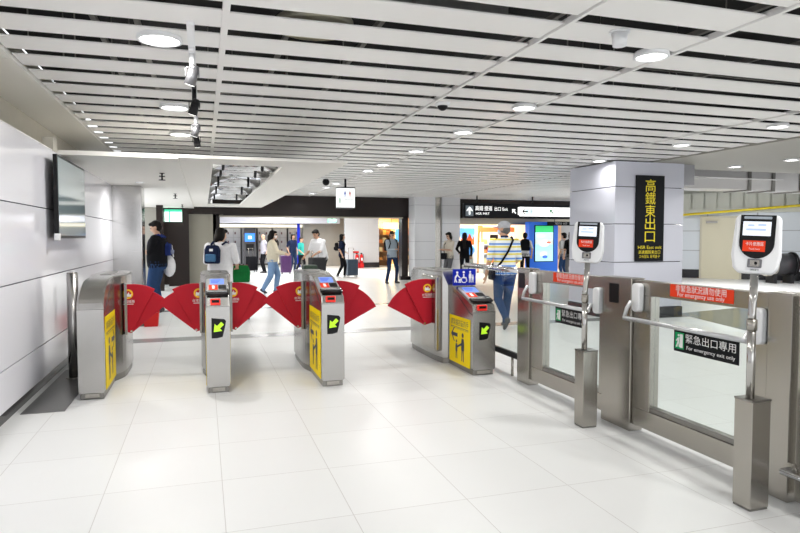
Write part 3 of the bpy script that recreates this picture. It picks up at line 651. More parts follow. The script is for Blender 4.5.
# card readers on bollards
def reader_stand(x, y, label, turn):
    t = thing('card_reader', label, 'card reader', (x, y, 0))
    MB().box((-.065, -.06, .012), (.065, .06, .61)).build('bollard', STEEL, t, .003)
    MB().box((-.062, -.057, 0), (.062, .057, .012)).build('bollard_foot', STEELD, t)
    q = MB(); q.box((.0655, -.012, .0), (.067, .012, .60)); q.box((-.066, -.062, .602), (.066, .062, .613)); q.build('bollard_trim', STEELD, t)
    pts = [(-.02, 0, .61), (-.02, 0, 1.02)]; MB().tube(pts, .022, 16).build('pole', POLE, t)
    MB().tube([(-.02, 0, .99), (-.02, 0, 1.05)], .027, 16).build('pole_collar', STEEL, t)
    MB().tube([(-.02, 0, 1.04), (-.017, .004, 1.08), (-.005, .012, 1.14), (.022, .03, 1.32)], .021, 16).build('pole_neck', POLE, t)
    # head: a rounded white case tilted back
    R = Matrix.Translation((.0, .01, 1.30)) @ Matrix.Rotation(math.radians(turn), 4, 'Z') @ Matrix.Rotation(math.radians(-6), 4, 'X') @ Matrix.Rotation(math.radians(2.5), 4, 'Y') @ Matrix.Scale(.80, 4, (1, 0, 0))
    M = R @ frame((0, -.05, 0), (1, 0, 0), (0, 0, 1))
    def face(k): return rrect(-.150*k, 0+.0, .150*k, .10, .04)
    out = [(-.135, .03), (-.105, .0), (.105, .0), (.135, .03), (.150, .10), (.138, .295), (.122, .32), (-.122, .32), (-.138, .295), (-.150, .10)]
    q = MB(); q.prism(out, M, -.10, .0); hd = q.build('reader_case', WHITE, t, .014)
    bl = [(-.105, .318)] + [(-.105+.0*i, .18) for i in range(1)] + [(.105*math.cos(a), .165+.085*math.sin(a)) for a in [PI+PI*i/14 for i in range(15)]] + [(.105, .318)]
    q = MB(); q.prism(bl, M, -.001, .004); fc = q.build('front_panel', BLACK, hd, .001)
    q = MB(); q.prism(rrect(-.085, .296, .080, .310, .004), M, .0041, .0052); q.build('camera_strip', mat('strip_grey', (.35, .4, .45), .3), fc)
    q = MB(); q.prism(rect(-.088, .205, .078, .282), M, .0041, .0056); sc = q.build('screen', SCREENW, fc)
    q = MB()
    for a, c, z in ((-.06, -.02, .255), (.0, .05, .258), (-.07, .05, .232)): q.prism(rect(a, z, c, z+.012), M, .0056, .006)
    q.build('screen_text', mat('screen_text_blue', (.2, .26, .42), .5, emit=(.42, .5, .7), estr=.7), sc)
    q = MB(); q.prism(rect(-.082, .118, .052, .178), M, .0041, .0056); lb = q.build('touch_label', ORANGE, fc)
    q = MB(); M2 = M @ Matrix.Translation((-.012, .158, .0057)); text_into(q, '卡片感應區', .022, M2); text_into(q, 'Touch here', .014, M @ Matrix.Translation((-.012, .132, .0057))); q.build('lettering', WINK, lb)
    q = MB(); q.prism(rrect(-.045, .030, .040, .078, .006), M, -.001, .004); sl = q.build('scanner_window', mat('scanner_grey', (.18, .18, .19), .3, .5), hd)
    q = MB(); q.prism(rrect(-.030, .037, .026, .071, .004), M, .0041, .0055, 1); q.prism(circ(.004, .055, .009), M, .0056, .007, 0); q.build('scanner_lens', [BLACK, STEEL], sl)
    q = MB(); text_into(q, '請刷票卡', .013, M @ Matrix.Translation((.0, .018, .0006))); q.build('case_lettering', DARK, hd)
    M4 = R @ frame((0, .05, 0), (1, 0, 0), (0, 0, 1)); q = MB(); q.prism(rrect(-.13, .03, .13, .30, .03), M4, -.02, .012); q.build('back_cover', mat('cover_grey', (.2, .2, .21), .4), hd)
    return t
reader_stand(2.885, 4.19, 'farther white-headed card reader on a steel bollard by the small gate', -40)
reader_stand(2.89, 2.635, 'nearest white-headed card reader on a steel bollard at right', -50)

# ------------------------------------------------------------------ wall screen
t = thing('wall_television', 'large black-framed screen bracketed on the left wall', 'screen', (-1.43, 7.73, 1.49))
MB().box((.0, -.72, 0), (.04, .78, .85)).build('frame', BLACK, t, .004)
MB().box((.0401, -.695, .03), (.042, .755, .825)).build('display', mat('screen_glass', (.10, .13, .14), .06, coat=1.0, emit=(.20, .27, .28), estr=.45), t)
MB().box((-.07, -.35, .25), (.0, .35, .6)).build('bracket', DARK, t, .003)
MB().box((-.0, -.74, -.02), (.045, -.66, .05)).build('corner_clip', WHITE, t, .003)

# ------------------------------------------------------------------ signs
t = thing('exit_sign_board', 'tall black board with yellow lettering on the tiled pillar', 'sign', (7.835, 9.49, 1.06))
MB().box((-.31, -.03, 0), (.31, .0, 1.575)).build('panel', SIGNBLK, t, .003)
M = frame((0, -.0305, 0), (1, 0, 0), (0, 0, 1)); q = MB()
for i, ch in enumerate('高鐵東出口'): text_into(q, ch, .245, M @ Matrix.Translation((0, 1.37-.232*i, 0)), width=.225)
text_into(q, 'HSR East exit', .085, M @ Matrix.Translation((0, .255, 0)), width=.52); text_into(q, '高速鐵路東出口', .072, M @ Matrix.Translation((0, .165, 0)), width=.48); text_into(q, '고속철도 동쪽출구', .066, M @ Matrix.Translation((0, .085, 0)), width=.46)
q.build('lettering', YINK, t)

t = thing('restroom_sign', 'lit white restroom sign box hanging from the slats', 'sign', (3.27, 14.6, 2.215))
MB().box((-.21, -.09, 0), (.21, .09, .46)).build('light_box', mat('lightbox_white', (.8, .8, .8), .4, emit=(.95, 1, .98), estr=.72), t, .004)
q = MB(); q.box((-.215, -.095, .46), (.215, .095, .485)); q.box((-.215, -.095, -.02), (.215, .095, 0)); q.build('frame', DARK, t)
MB().cyl((0, 0, .485), (0, 0, .69), .025, n=12).build('hanger', DARK, t)
M = frame((0, -.0905, 0), (1, 0, 0), (0, 0, 1)); q = MB()
pictogram(q, -.03, .25, .15, M, 0); pictogram(q, .09, .25, .15, M, 1); text_into(q, '洗手間', .07, M @ Matrix.Translation((.06, .18, 0)), 2); text_into(q, 'Restroom', .035, M @ Matrix.Translation((.04, .10, 0)), 2); q.prism(rect(-.17, .09, -.14, .24), M, 0, .001, 3)
q.build('symbols', [mat('male_blue', (.05, .12, .7), .5), mat('female_red', (.8, .05, .04), .5), mat('sign_grey', (.08, .1, .12), .5), mat('pale_green', (.25, .5, .35), .5)], t)

t = thing('direction_sign', 'long black and white direction sign under the dark beam', 'sign', (9.0, 19.0, 2.20))
z0 = at(464, 218, Y=19).z-2.20; z1 = at(464, 203, Y=19).z-2.20; xl = at(464, 210, Y=19).x-9.0
MB().box((xl, 0, z0), (xl+5.2, .15, z1)).build('light_box', SIGNBLK, t, .005)
q = MB()
for x in (xl+.5, xl+2.6, xl+4.7): q.cyl((x, .07, z1), (x, .07, .70), .025, n=10)
q.build('hanger', DARK, t)
M = frame((xl, -.001, z0), (1, 0, 0), (0, 0, 1)); h = z1-z0; EMS = mat('sign_glow', (.8, .8, .8), .5, emit=(1, 1, .97), estr=.95)
xs = at(519.5, 210, Y=19).x-9.0-xl
q = MB(); q.prism(rect(xs, h*.16, 5.15, h*.80), M, 0, .002); q.build('white_panel', EMS, t)
q = MB(); q.prism(rect(.06, h*.14, .34, h*.84), M, 0, .002); q.build('arrow_panel', mat('arrow_slate', (.22, .26, .3), .4), t)
def arrow(mb, cx, cy, k, ang, mi): 
    R = M @ Matrix.Translation((cx, cy, .0025)) @ Matrix.Rotation(math.radians(ang), 4, 'Z')
    mb.prism([(k, 0), (k*.1, k*.8), (-k*.2, k*.8), (k*.3, k*.2), (-k, k*.2), (-k, -k*.2), (k*.3, -k*.2), (-k*.2, -k*.8), (k*.1, -k*.8)], R, 0, .001, mi)
q = MB(); arrow(q, .2, h*.5, .13, 90, 0); text_into(q, '高鐵 捷運', .17, M @ Matrix.Translation((.72, h*.64, .002)), 0, width=.62); text_into(q, 'HSR MRT', .11, M @ Matrix.Translation((.68, h*.30, .002)), 0, width=.5); text_into(q, '出口 Exit', .15, M @ Matrix.Translation((1.36, h*.62, .002)), 0, width=.5)
arrow(q, 1.85, h*.5, .10, 135, 0); q.prism(rect(2.0, h*.25, 2.22, h*.78), M, 0, .002, 0); q.prism(rect(2.3, h*.3, 2.55, h*.75), M, 0, .002, 2)
arrow(q, xs+.2, h*.5, .12, 180, 1); arrow(q, xs+1.25, h*.5, .1, 135, 3); text_into(q, '月台 Platform', .12, M @ Matrix.Translation((xs+.7, h*.5, .002)), 1, width=.55); text_into(q, '電梯', .12, M @ Matrix.Translation((xs+1.6, h*.5, .002)), 1)
q.build('lettering', [EMS, SIGNBLK, mat('sign_teal', (.1, .3, .35), .5), GREEN], t)

t = thing('exit_light', 'green and white lit exit sign on the dark column at left', 'sign', (-.86, 20.12, 1.98))
MB().box((-.25, -.04, 0), (.25, .06, .37)).build('light_box', mat('exit_glow', (.5, .7, .6), .5, emit=(.75, 1, .88), estr=1.1), t)
q = MB(); q.box((-.25, -.045, .30), (.25, -.04, .37)); q.box((-.12, -.045, 0), (-.09, -.04, .37)); q.build('green_band', mat('exit_band', (.05, .5, .3), .5, emit=(.05, .6, .35), estr=.6), t)
t = thing('exit_light', 'tiny green exit light under the ceiling beyond the portal', 'sign', (at(332, 221, Y=27).x, 27, at(332, 221, Y=27).z-.06))
MB().box((-.18, -.03, 0), (.18, .03, .14)).build('light_box', mat('exit_green_glow', (.1, .6, .3), .5, emit=(.1, .9, .35), estr=1.3), t); MB().cyl((0, 0, .14), (0, 0, .66), .012, n=8).build('hanger', DARK, t)

# ------------------------------------------------------------------ people
def skin_tone(i): return mat('skin_'+str(i), ((.56, .33, .22), (.50, .28, .18), (.60, .37, .26))[i], .5)
HAIR = mat('black_hair', (.009, .007, .006), .5, spec=.15)
EYE_M = mat('eye_dark', (.01, .008, .007), .25)
LIP = mat('lips', (.40, .16, .13), .5)
def cloth(name, col): return mat(name, col, .9, spec=.08, noise=.10, nscale=25)

def ik(a, b, l1, l2, hint):
    d = b-a; L = min(d.length, (l1+l2)*.999); d = d.normalized(); b2 = a+d*L
    k = (l1*l1-l2*l2+L*L)/(2*L); h = math.sqrt(max(0, l1*l1-k*k)); p = hint-d*hint.dot(d); p = p.normalized() if p.length > 1e-5 else Vector((0, 1, 0))
    return a+d*k+p*h, b2

def remesh(mb, tags_, name, vox, mats_, parent):
    """one continuous skin over the overlapping masses; each face takes the material of the mass it came from"""
    me = bpy.data.meshes.new(name); me.from_pydata(mb.v, [], mb.f); me.update()
    ob = bpy.data.objects.new(name, me); COL.objects.link(ob)
    md = ob.modifiers.new('r', 'REMESH'); md.mode = 'VOXEL'; md.voxel_size = vox; md.use_smooth_shade = True
    sm = ob.modifiers.new('s', 'SMOOTH'); sm.factor = .5; sm.iterations = 2
    dg = bpy.context.evaluated_depsgraph_get(); out = bpy.data.meshes.new_from_object(ob.evaluated_get(dg)); out.name = name
    bpy.data.objects.remove(ob)
    own = [0]*len(mb.v)
    for f, mi in zip(mb.f, mb.m):
        for i in f: own[i] = mi
    kd = kdtree.KDTree(len(mb.v))
    for i, v in enumerate(mb.v): kd.insert(v, i)
    kd.balance()
    out.materials.clear()
    for m in mats_: out.materials.append(m)
    out.polygons.foreach_set('material_index', [own[kd.find(p.center)[1]] for p in out.polygons])
    out.polygons.foreach_set('use_smooth', [True]*len(out.polygons)); out.update()
    o = bpy.data.objects.new(name, out); COL.objects.link(o)
    if parent: o.parent = parent
    return o

def dense(mb, k=1):  # subdivide long quads so nearest-vertex colouring stays true
    return mb

def person(label, x, y, face, H=1.7, top=None, bottom=None, shoes=None, sk=0, sleeves='short', handL=None, handR=None, footL=(.10, 0, 0), footR=(-.10, 0, 0), lean=0., headturn=0., headtilt=0., hair='short', mask=None, collar=None, w=1.0, vox=.014, untuck=True, loose=1.0, group=None, twist=0., fist=False, capm=None):
    """local frame: faces -Y, person's left is +X; face = heading in degrees turned from -Y"""
    s = H/1.70; t = thing('person', label, 'person', (x, y, 0), math.radians(face), group); t.scale = (s, s, s)
    SK, TOP, BOT, SHO, EY, LI, MK = range(7); B = MB()
    LN = Matrix.Translation((0, 0, .93)) @ Matrix.Rotation(math.radians(lean), 4, 'X') @ Matrix.Rotation(math.radians(twist), 4, 'Z') @ Matrix.Translation((0, 0, -.93))
    def ringz(z, rx, ry, cy=0., n=28, M=None):
        out = []
        for i in range(n):
            a = 2*PI*i/n; c, d = math.cos(a), math.sin(a); e = .8
            p = Vector((rx*math.copysign(abs(c)**e, c), cy+ry*math.copysign(abs(d)**e, d), z)); out.append(M @ p if M else p)
        return out
    def dense_rings(keys, M, mi):
        rs = []
        for (z0, a0, b0, c0), (z1, a1, b1, c1) in zip(keys, keys[1:]):
            n = max(1, int(abs(z1-z0)/.02))
            for i in range(n): f = i/n; rs.append(ringz(z0+(z1-z0)*f, a0+(a1-a0)*f, b0+(b1-b0)*f, c0+(c1-c0)*f, 28, M))
        rs.append(ringz(*keys[-1], 28, M)); B.rings(rs, mi)
    def limb(p0, r0, p1, r1, mi):
        n = max(2, int((p1-p0).length/.025)); rs = []
        q = (p1-p0).to_track_quat('Z', 'Y')
        for i in range(n+1):
            f = i/n; p = p0.lerp(p1, f); r = r0+(r1-r0)*f
            rs.append([p+q @ Vector((r*math.cos(2*PI*j/14), r*math.sin(2*PI*j/14), 0)) for j in range(14)])
        B.rings(rs, mi); B.ell(p0, (r0, r0, r0), 12, 8, mi); B.ell(p1, (r1, r1, r1), 12, 8, mi)
    hem = .86 if untuck else .98
    dense_rings([(.80, .150*w, .105*w, .01), (.90, .168*w, .118*w, .012), (1.0, .150*w, .105*w, 0)], LN, BOT)
    dense_rings([(hem, .176*w, .128*w, .008), (1.0, .162*w*loose, .118*w*loose, 0), (1.10, .156*w*loose, .115*w*loose, -.004), (1.25, .178*w, .125*w, .0), (1.36, .182*w, .108*w, .01), (1.42, .135*w, .075, .015), (1.45, .07, .062, .012)], LN, TOP)
    NK = LN @ Vector((0, .012, 1.43)); HC = LN @ Vector((0, -.018, 1.585))
    limb(NK, .055, LN @ Vector((0, -.002, 1.52)), .05, SK)
    HM = Matrix.Rotation(math.radians(lean*.6), 4, 'X') @ Matrix.Rotation(math.radians(headturn), 4, 'Z') @ Matrix.Rotation(math.radians(headtilt), 4, 'X')
    H3 = HM.to_3x3()
    def hp(x_, y_, z_): return HC+H3 @ Vector((x_, y_, z_))
    B.ell(hp(0, .008, .025), (.076, .096, .092), 22, 16, SK, H3); B.ell(hp(0, -.022, -.045), (.058, .068, .072), 18, 12, SK, H3)
    B.capsule(hp(0, -.092, .015), .009, hp(0, -.105, -.020), .014, SK, 8)
    for sx in (-1, 1):
        B.ell(hp(sx*.077, .012, -.008), (.010, .020, .032), 10, 8, SK, H3); B.ell(hp(sx*.030, -.080, .012), (.014, .010, .008), 10, 6, EY, H3)
    B.ell(hp(0, -.084, -.062), (.024, .008, .008), 10, 6, LI, H3)
    if mask: B.ell(hp(0, -.060, -.045), (.056, .045, .046), 16, 10, MK, H3)
    # arms
    for sx, tgt in ((1, handL), (-1, handR)):
        sh = LN @ Vector((sx*.178*w, .012, 1.375))
        if tgt is None: tgt = (sx*.235*w, -.02, .90)
        tg = Vector(tgt); el, wr = ik(sh, tg, .275, .25, Vector((sx*.45, .8, -.35)))
        limb(sh, .058*w, el, .046*w, TOP if sleeves == 'long' else TOP)
        if sleeves == 'long': limb(el, .045*w, wr, .036, TOP)
        else:
            if sleeves == 'short':
                B.v_ = 0
            limb(el, .040, wr, .028, SK)
        fw = (wr-el).normalized(); up = Vector((0, 0, 1)); 
        side = fw.cross(up); side = side.normalized() if side.length > .2 else Vector((0, 1, 0))
        nrm = side.cross(fw).normalized()
        # palm and five fingers, relaxed curl
        pc = wr+fw*.05; curl = .55 if not fist else 1.3
        Mp = Matrix((side, fw, nrm)).transposed(); B.ell(pc, (.036, .050, .016), 14, 10, SK, Mp)
        for k in range(4):
            L = (.034, .040, .037, .029)[k]; b0 = pc+side*(-.027+.018*k)+fw*.036
            d1 = (fw*math.cos(curl*.4)-nrm*math.sin(curl*.4)); d2 = (fw*math.cos(curl)-nrm*math.sin(curl))
            B.capsule(b0-fw*.01, .0095, b0+d1*L, .009, SK, 8); B.capsule(b0+d1*L, .009, b0+d1*L+d2*L*.85, .0078, SK, 8)
        th = pc-side*.03-fw*.015*sx*sx; d1 = (fw*.75-side*.55-nrm*.3).normalized()
        B.capsule(th, .012, th+d1*.038, .0105, SK, 8); B.capsule(th+d1*.038, .0105, th+d1*.038+(fw*.9-nrm*.4).normalized()*.028, .009, SK, 8)
    # legs
    for sx, ft in ((1, footL), (-1, footR)):
        hp_ = Vector((sx*.088*w, .005, .90)); an = Vector((ft[0], ft[1]+.03, .085+ft[2])); kn, an = ik(hp_, an, .425, .415, Vector((sx*.12, -1, .0)))
        limb(hp_, .092*w, kn, .064*w*loose, BOT); limb(kn, .064*w*loose, an+Vector((0, 0, .0)), .050*loose, BOT)
        pitch = ft[3] if len(ft) > 3 else 0.; R = Matrix.Rotation(math.radians(pitch), 3, 'X'); rot = Matrix.Rotation(math.radians(ft[4] if len(ft) > 4 else sx*8), 3, 'Z')
        heel = an+rot @ (R @ Vector((0, .035, -.045))); toe = an+rot @ (R @ Vector((0, -.155, -.058)))
        B.capsule(heel, .040, an+rot @ (R @ Vector((0, -.08, -.048))), .040, SHO, 14); B.capsule(an+rot @ (R @ Vector((0, -.08, -.05))), .038, toe, .027, SHO, 14)
        B.capsule(an, .042, heel, .036, SHO, 12)
    tones = [skin_tone(sk), top, bottom, shoes or mat('shoe_dark', (.03, .03, .035), .5), EYE_M, LIP, mask or WINK]
    if sleeves == 'short':   # lower half of the upper arm is bare below the sleeve hem: handled by nearest mass
        pass
    remesh(B, None, 'body', vox, tones, t)
    # hair
    Q = MB()
    if hair in ('short', 'bob', 'long', 'ponytail'):
        Q.ell(hp(0, .022, .040), (.084, .098, .092), 22, 14, 0, H3); Q.ell(hp(0, .045, -.010), (.078, .072, .085), 18, 12, 0, H3)
        Q.ell(hp(0, -.055, .085), (.066, .045, .035), 16, 10, 0, H3)
        if hair in ('bob', 'long', 'ponytail'):
            for sx in (-1, 1): Q.ell(hp(sx*.070, .018, -.030), (.024, .060, .095), 14, 10, 0, H3)
            Q.ell(hp(0, .062, -.05), (.080, .055, .11), 16, 12, 0, H3)
        if hair == 'long': Q.capsule(hp(0, .07, -.05), .075, LN @ Vector((0, .10, 1.28)), .06, 0, 14); Q.capsule(LN @ Vector((0, .10, 1.30)), .06, LN @ Vector((0, .115, 1.17)), .035, 0, 14)
        if hair == 'ponytail': Q.capsule(hp(0, .11, .02), .03, hp(0, .15, -.14), .018, 0, 10)
        remesh(Q, None, 'hair', .011, [HAIR], t)
    elif hair == 'cap':
        Q.ell(hp(0, .03, -.02), (.079, .085, .075), 20, 14, 0, H3); remesh(Q, None, 'hair', .011, [mat('grey_hair', (.12, .115, .11), .6)], t)
        C_ = MB(); C_.ell(hp(0, .010, .052), (.090, .108, .080), 24, 16, 0, H3); C_.ell(hp(0, -.115, .035), (.072, .075, .012), 18, 8, 0, H3); remesh(C_, None, 'cap', .010, [capm], t)
    if collar:
        Q = MB(); Q.rings([[LN @ Vector((r*math.cos(2*PI*i/20), .012+r*math.sin(2*PI*i/20), z)) for i in range(20)] for r, z in ((.066, 1.44), (.066, 1.475), (.058, 1.478), (.058, 1.44))], 0, True, False); Q.build('collar', collar, t)
    t['_s'] = s
    return t, LN, s

def backpack(label, pers, col, pocket=None, straps_front=False, dx=0., size=1.0, badge=False):
    t0, LN, s = pers
    e = thing('backpack', label, 'backpack'); e.location = t0.location; e.rotation_euler = t0.rotation_euler; e.scale = t0.scale
    M = LN @ Matrix.Translation((dx, .205, 1.06))
    q = MB(); n = 5
    for k in range(1): pass
    prof = [(-.15*size, 0), (.15*size, 0), (.155*size, .28*size), (.11*size, .38*size), (-.11*size, .38*size), (-.155*size, .28*size)]
    Mf = M @ frame((0, 0, 0), (-1, 0, 0), (0, 0, 1))
    q.prism(prof, Mf, -.07, .07*size+.01); q.build('bag_body', col, e, .03)
    q = MB(); q.prism(rrect(-.11*size, .03, .11*size, .19*size, .03), Mf, .07*size, .07*size+.05); pk = q.build('front_pocket', pocket or col, e, .015)
    if badge: q = MB(); q.prism(rect(-.03, .25*size, .035, .30*size), Mf, .07*size+.01, .07*size+.014); q.build('badge', WINK, e)
    for sx in (-1, 1):
        q = MB(); pts = [LN @ Vector((sx*.10+dx*.3, .14, 1.40)), LN @ Vector((sx*.115, .06, 1.452)), LN @ Vector((sx*.12, -.06, 1.42)), LN @ Vector((sx*.135, -.125, 1.30)), LN @ Vector((sx*.165, -.08, 1.15)), LN @ Vector((sx*.16, .10, 1.08))]
        q.tube(pts, .018, 8); q.build('strap', col, e)
    q = MB(); q.tube([M @ Vector((-.03, -.02, .37*size)), M @ Vector((-.03, -.02, .41*size)), M @ Vector((.03, -.02, .41*size)), M @ Vector((.03, -.02, .37*size))], .008, 8); q.build('grab_loop', col, e)
    return e

def suitcase(label, x, y, rz, w, d, h, m_, handle=True, hh=.40):
    t = thing('suitcase', label, 'suitcase', (x, y, 0), rz)
    MB().box((-w/2, -d/2, .06), (w/2, d/2, .06+h)).build('shell', m_, t, .03)
    q = MB()
    for k in range(4): u = -w/2+w*(k+.5)/4; q.box((u-.012, -d/2-.006, .10), (u+.012, d/2+.006, .02+h))
    q.build('rib', m_, t, .004)
    for sx in (-1, 1):
        for sy in (-1, 1): MB().cyl((sx*(w/2-.05)-.012, sy*(d/2-.04), .03), (sx*(w/2-.05)+.012, sy*(d/2-.04), .03), .03, n=14).build('wheel', BLACK, t)
    if handle:
        q = MB(); q.tube([(-.10, d/2-.03, .06+h), (-.10, d/2-.03, .06+h+hh), (.10, d/2-.03, .06+h+hh), (.10, d/2-.03, .06+h)], .010, 8); q.build('pull_handle', STEEL, t)
    return t

JEANS = cloth('denim_blue', (.028, .060, .145)); LJEANS = cloth('light_denim', (.20, .32, .52)); DJEANS = cloth('dark_denim', (.02, .035, .085)); BLKC = cloth('black_cloth', (.010, .010, .012)); GREYP = cloth('grey_trousers', (.14, .14, .15)); WCL = cloth('white_cloth', (.80, .80, .82)); CRM = cloth('cream_jacket', (.66, .60, .47)); NVY = cloth('navy_cloth', (.015, .022, .055))
# striped polo shirt
ST = bpy.data.materials.new('striped_polo'); ST.use_nodes = True; nt = ST.node_tree; bs = nt.nodes['Principled BSDF']; bs.inputs['Roughness'].default_value = .85
tc = nt.nodes.new('ShaderNodeTexCoord'); sp = nt.nodes.new('ShaderNodeSeparateXYZ'); mm = nt.nodes.new('ShaderNodeMath'); mm.operation = 'MULTIPLY'; mm.inputs[1].default_value = 1/.115; fr = nt.nodes.new('ShaderNodeMath'); fr.operation = 'FRACT'; cr = nt.nodes.new('ShaderNodeValToRGB'); cr.color_ramp.interpolation = 'CONSTANT'
L = nt.links.new; L(tc.outputs['Object'], sp.inputs[0]); L(sp.outputs[2], mm.inputs[0]); L(mm.outputs[0], fr.inputs[0]); L(fr.outputs[0], cr.inputs[0]); L(cr.outputs[0], bs.inputs['Base Color'])
els = cr.color_ramp.elements; els[0].color = lin((.80, .82, .80)); els[0].position = 0; els[1].position = .20; els[1].color = lin((.78, .68, .10))
for p_, c_ in ((.42, (.80, .82, .80)), (.58, (.12, .30, .75)), (.82, (.80, .82, .80))): e_ = els.new(p_); e_.color = lin(c_)

A = at(505, 333, Z=0)
man = person('elderly man in a striped polo, grey cap and jeans walking away', A.x+.22, A.y+.45, 174, 1.76, ST, JEANS, mat('shoe_grey', (.05, .05, .055), .5), 1, handL=(.30, -.02, .86), handR=(-.20, -.25, .98), footL=(.08, .26, .10, 45, 4), footR=(-.09, -.22, 0, 0, -4), headturn=42, hair='cap', capm=cloth('cap_grey', (.42, .43, .46)), mask=cloth('mask_blue', (.45, .60, .78)), w=1.10, vox=.012, collar=NVY, lean=4)
q = MB(); LNm = man[1]
q.tube([LNm @ Vector(p) for p in ((-.115, .03, 1.455), (-.10, .12, 1.40), (0, .158, 1.22), (.12, .165, 1.05), (.20, .10, .94))], .017, 8)
q.tube([LNm @ Vector(p) for p in ((-.115, .03, 1.455), (-.08, -.10, 1.38), (.03, -.15, 1.20), (.17, -.12, 1.0), (.205, .0, .93))], .017, 8)
o = thing('shoulder_bag', 'black crossbody strap and bag on the striped-shirt man', 'bag', man[0].location, math.radians(174)); o.scale = man[0].scale
q.build('strap', BLKC, o); MB().box((.19, -.10, .78), (.25, .10, .94)).build('pouch', BLKC, o, .02)

A = at(154, 313, Z=0)
m1 = person('man in black t-shirt and jeans looking down at his phone by the steel column', A.x+.07, A.y+.1, -98, 1.82, BLKC, JEANS, mat('shoe_dark', (.03, .03, .035), .5), 0, handL=(.06, -.30, 1.14), handR=(-.06, -.30, 1.14), headtilt=22, w=1.34, loose=1.12, untuck=True)
backpack('blue backpack on the man in black by the steel column', m1, cloth('royal_blue', (.02, .035, .15)), cloth('blue_white', (.25, .27, .38)), size=.6)
q = MB(); q.box((-.035, -.004, -.07), (.035, .004, .07)); o = q.build('mobile_phone', BLACK, None, .004); o.location = m1[0].matrix_basis @ Vector((.02, -.43, 1.19)); o.rotation_euler = (math.radians(-50), 0, math.radians(-88)); tag(o, 'black phone held by the man in the black t-shirt', 'phone')
A = at(170, 300, Z=0)
q = MB(); q.ell((0, 0, .2), (.12, .10, .22)); o = thing('white_bag', 'white cloth bag hanging behind the man with the blue backpack', 'bag', (A.x+.12, 13.35, .72)); q.build('bag_body', WCL, o); MB().tube([(-.08, 0, .38), (-.05, 0, .62), (.05, 0, .62), (.08, 0, .38)], .012, 8).build('bag_handle', WCL, o)

A = at(220, 255, Y=11.2)
g = person('girl in white t-shirt seen from behind near the second gate', A.x, 11.2, 158, 1.66, WCL, WCL, WINK, 0, hair='bob', headtilt=14, headturn=-40, lean=5, handR=(-.24, -.20, 1.0), handL=(.18, -.26, 1.02), w=1.25, loose=1.1)
backpack('small navy backpack on the girl in the white t-shirt', g, NVY, mat('bag_teal', (.03, .12, .25), .7), badge=True, dx=.07, size=.85)
t = thing('tote_bag', 'dark green bag standing in front of the girl in white', 'bag', (at(241, 270, Y=11.4).x, 11.45, 0))
q = MB(); q.rings([[Vector((a*sx_, b_*sy_, z)) for sx_, sy_ in ((-1, -1), (1, -1), (1, 1), (-1, 1))] for a, b_, z in ((.15, .11, .70), (.15, .11, .72), (.16, .12, .88), (.12, .07, 1.0))], 0, False); q.build('bag_body', cloth('bag_green', (.012, .16, .04)), t, .02)
q = MB(); q.box((-.15, -.12, .06), (.15, .12, .70)); q.build('trolley_box', WPAINT, t, .02)
q = MB(); q.tube([(-.12, .1, .62), (-.12, .1, 1.0), (.12, .1, 1.0), (.12, .1, .62)], .010, 8); q.build('pull_handle', mat('handle_red', (.3, .05, .05), .4), t)
for sx in (-1, 1): MB().cyl((sx*.14-.012, .1, .03), (sx*.14+.012, .1, .03), .03, n=12).build('wheel', BLACK, t)

A = at(273, 293, Z=0)
person('long-haired woman in cream jacket, light jeans and mask walking right', A.x, A.y, 78, 1.68, CRM, LJEANS, mat('shoe_dark', (.03, .03, .035), .5), 2, sleeves='long', hair='long', mask=WCL, handL=(.06, -.34, 1.08), handR=(-.06, -.30, 1.06), footL=(.07, -.10, 0, 0, 0), footR=(-.07, .22, .03, 30, 0), loose=1.18, w=1.14, headtilt=8)
A = at(264, 273, Z=0)
person('elderly person in grey shirt and dark trousers pulling a black suitcase', A.x, A.y, -75, 1.62, cloth('grey_shirt', (.36, .35, .40)), BLKC, None, 0, hair=None, handL=(.25, .05, .95), handR=(-.22, .12, .92), headturn=120)
suitcase('black tilted suitcase left of the elderly person by the lockers', at(252, 272, Z=0).x, at(252, 272, Z=0).y, .4, .45, .28, .62, BLKC, True, .35)
A = at(270, 271, Z=0)
p = person('person in black carrying a big black bag, half behind the long-haired woman', A.x+.2, A.y-.3, 60, 1.66, BLKC, CRM, None, 1, hair='short')
backpack('large black backpack left of the long-haired woman', p, BLKC, size=1.25)
A = at(286, 274, Z=0); suitcase('purple suitcase behind the long-haired woman', A.x, A.y, 0, .42, .28, .70, mat('purple_shell', (.06, .015, .09), .4), False)
A = at(293, 272, Z=0); person('dark-haired woman in navy left of the boy in teal', A.x, A.y, 30, 1.64, NVY, DJEANS, WINK, 0, hair='bob')
A = at(299, 272, Z=0)
person('boy in teal and white shirt and dark shorts walking beyond the third gate', A.x+.05, A.y-.3, 50, 1.50, cloth('teal_shirt', (.03, .32, .28)), BLKC, WINK, 1, hair='short', handR=(-.2, -.2, .95), footL=(.08, -.15, 0), footR=(-.08, .2, .03, 20))
A = at(321, 255, Y=17.4)
person('tall man in loose white t-shirt bending over his luggage', A.x, 17.4, -55, 1.74, WCL, BLKC, None, 1, hair='short', lean=16, handL=(.12, -.40, .98), handR=(-.24, -.38, .96), headtilt=16, w=1.14, loose=1.15)
suitcase('black trolley case in front of the man in white t-shirt', at(317, 255, Y=16.6).x, 16.6, .3, .40, .32, .90, mat('case_black', (.012, .012, .014), .45), True, .12)
suitcase('dark green case beside the black trolley case beyond the third gate', at(309.5, 255, Y=16.2).x, 16.2, .1, .36, .30, .72, mat('case_green', (.015, .04, .02), .5), False)
A = at(342, 278, Z=0)
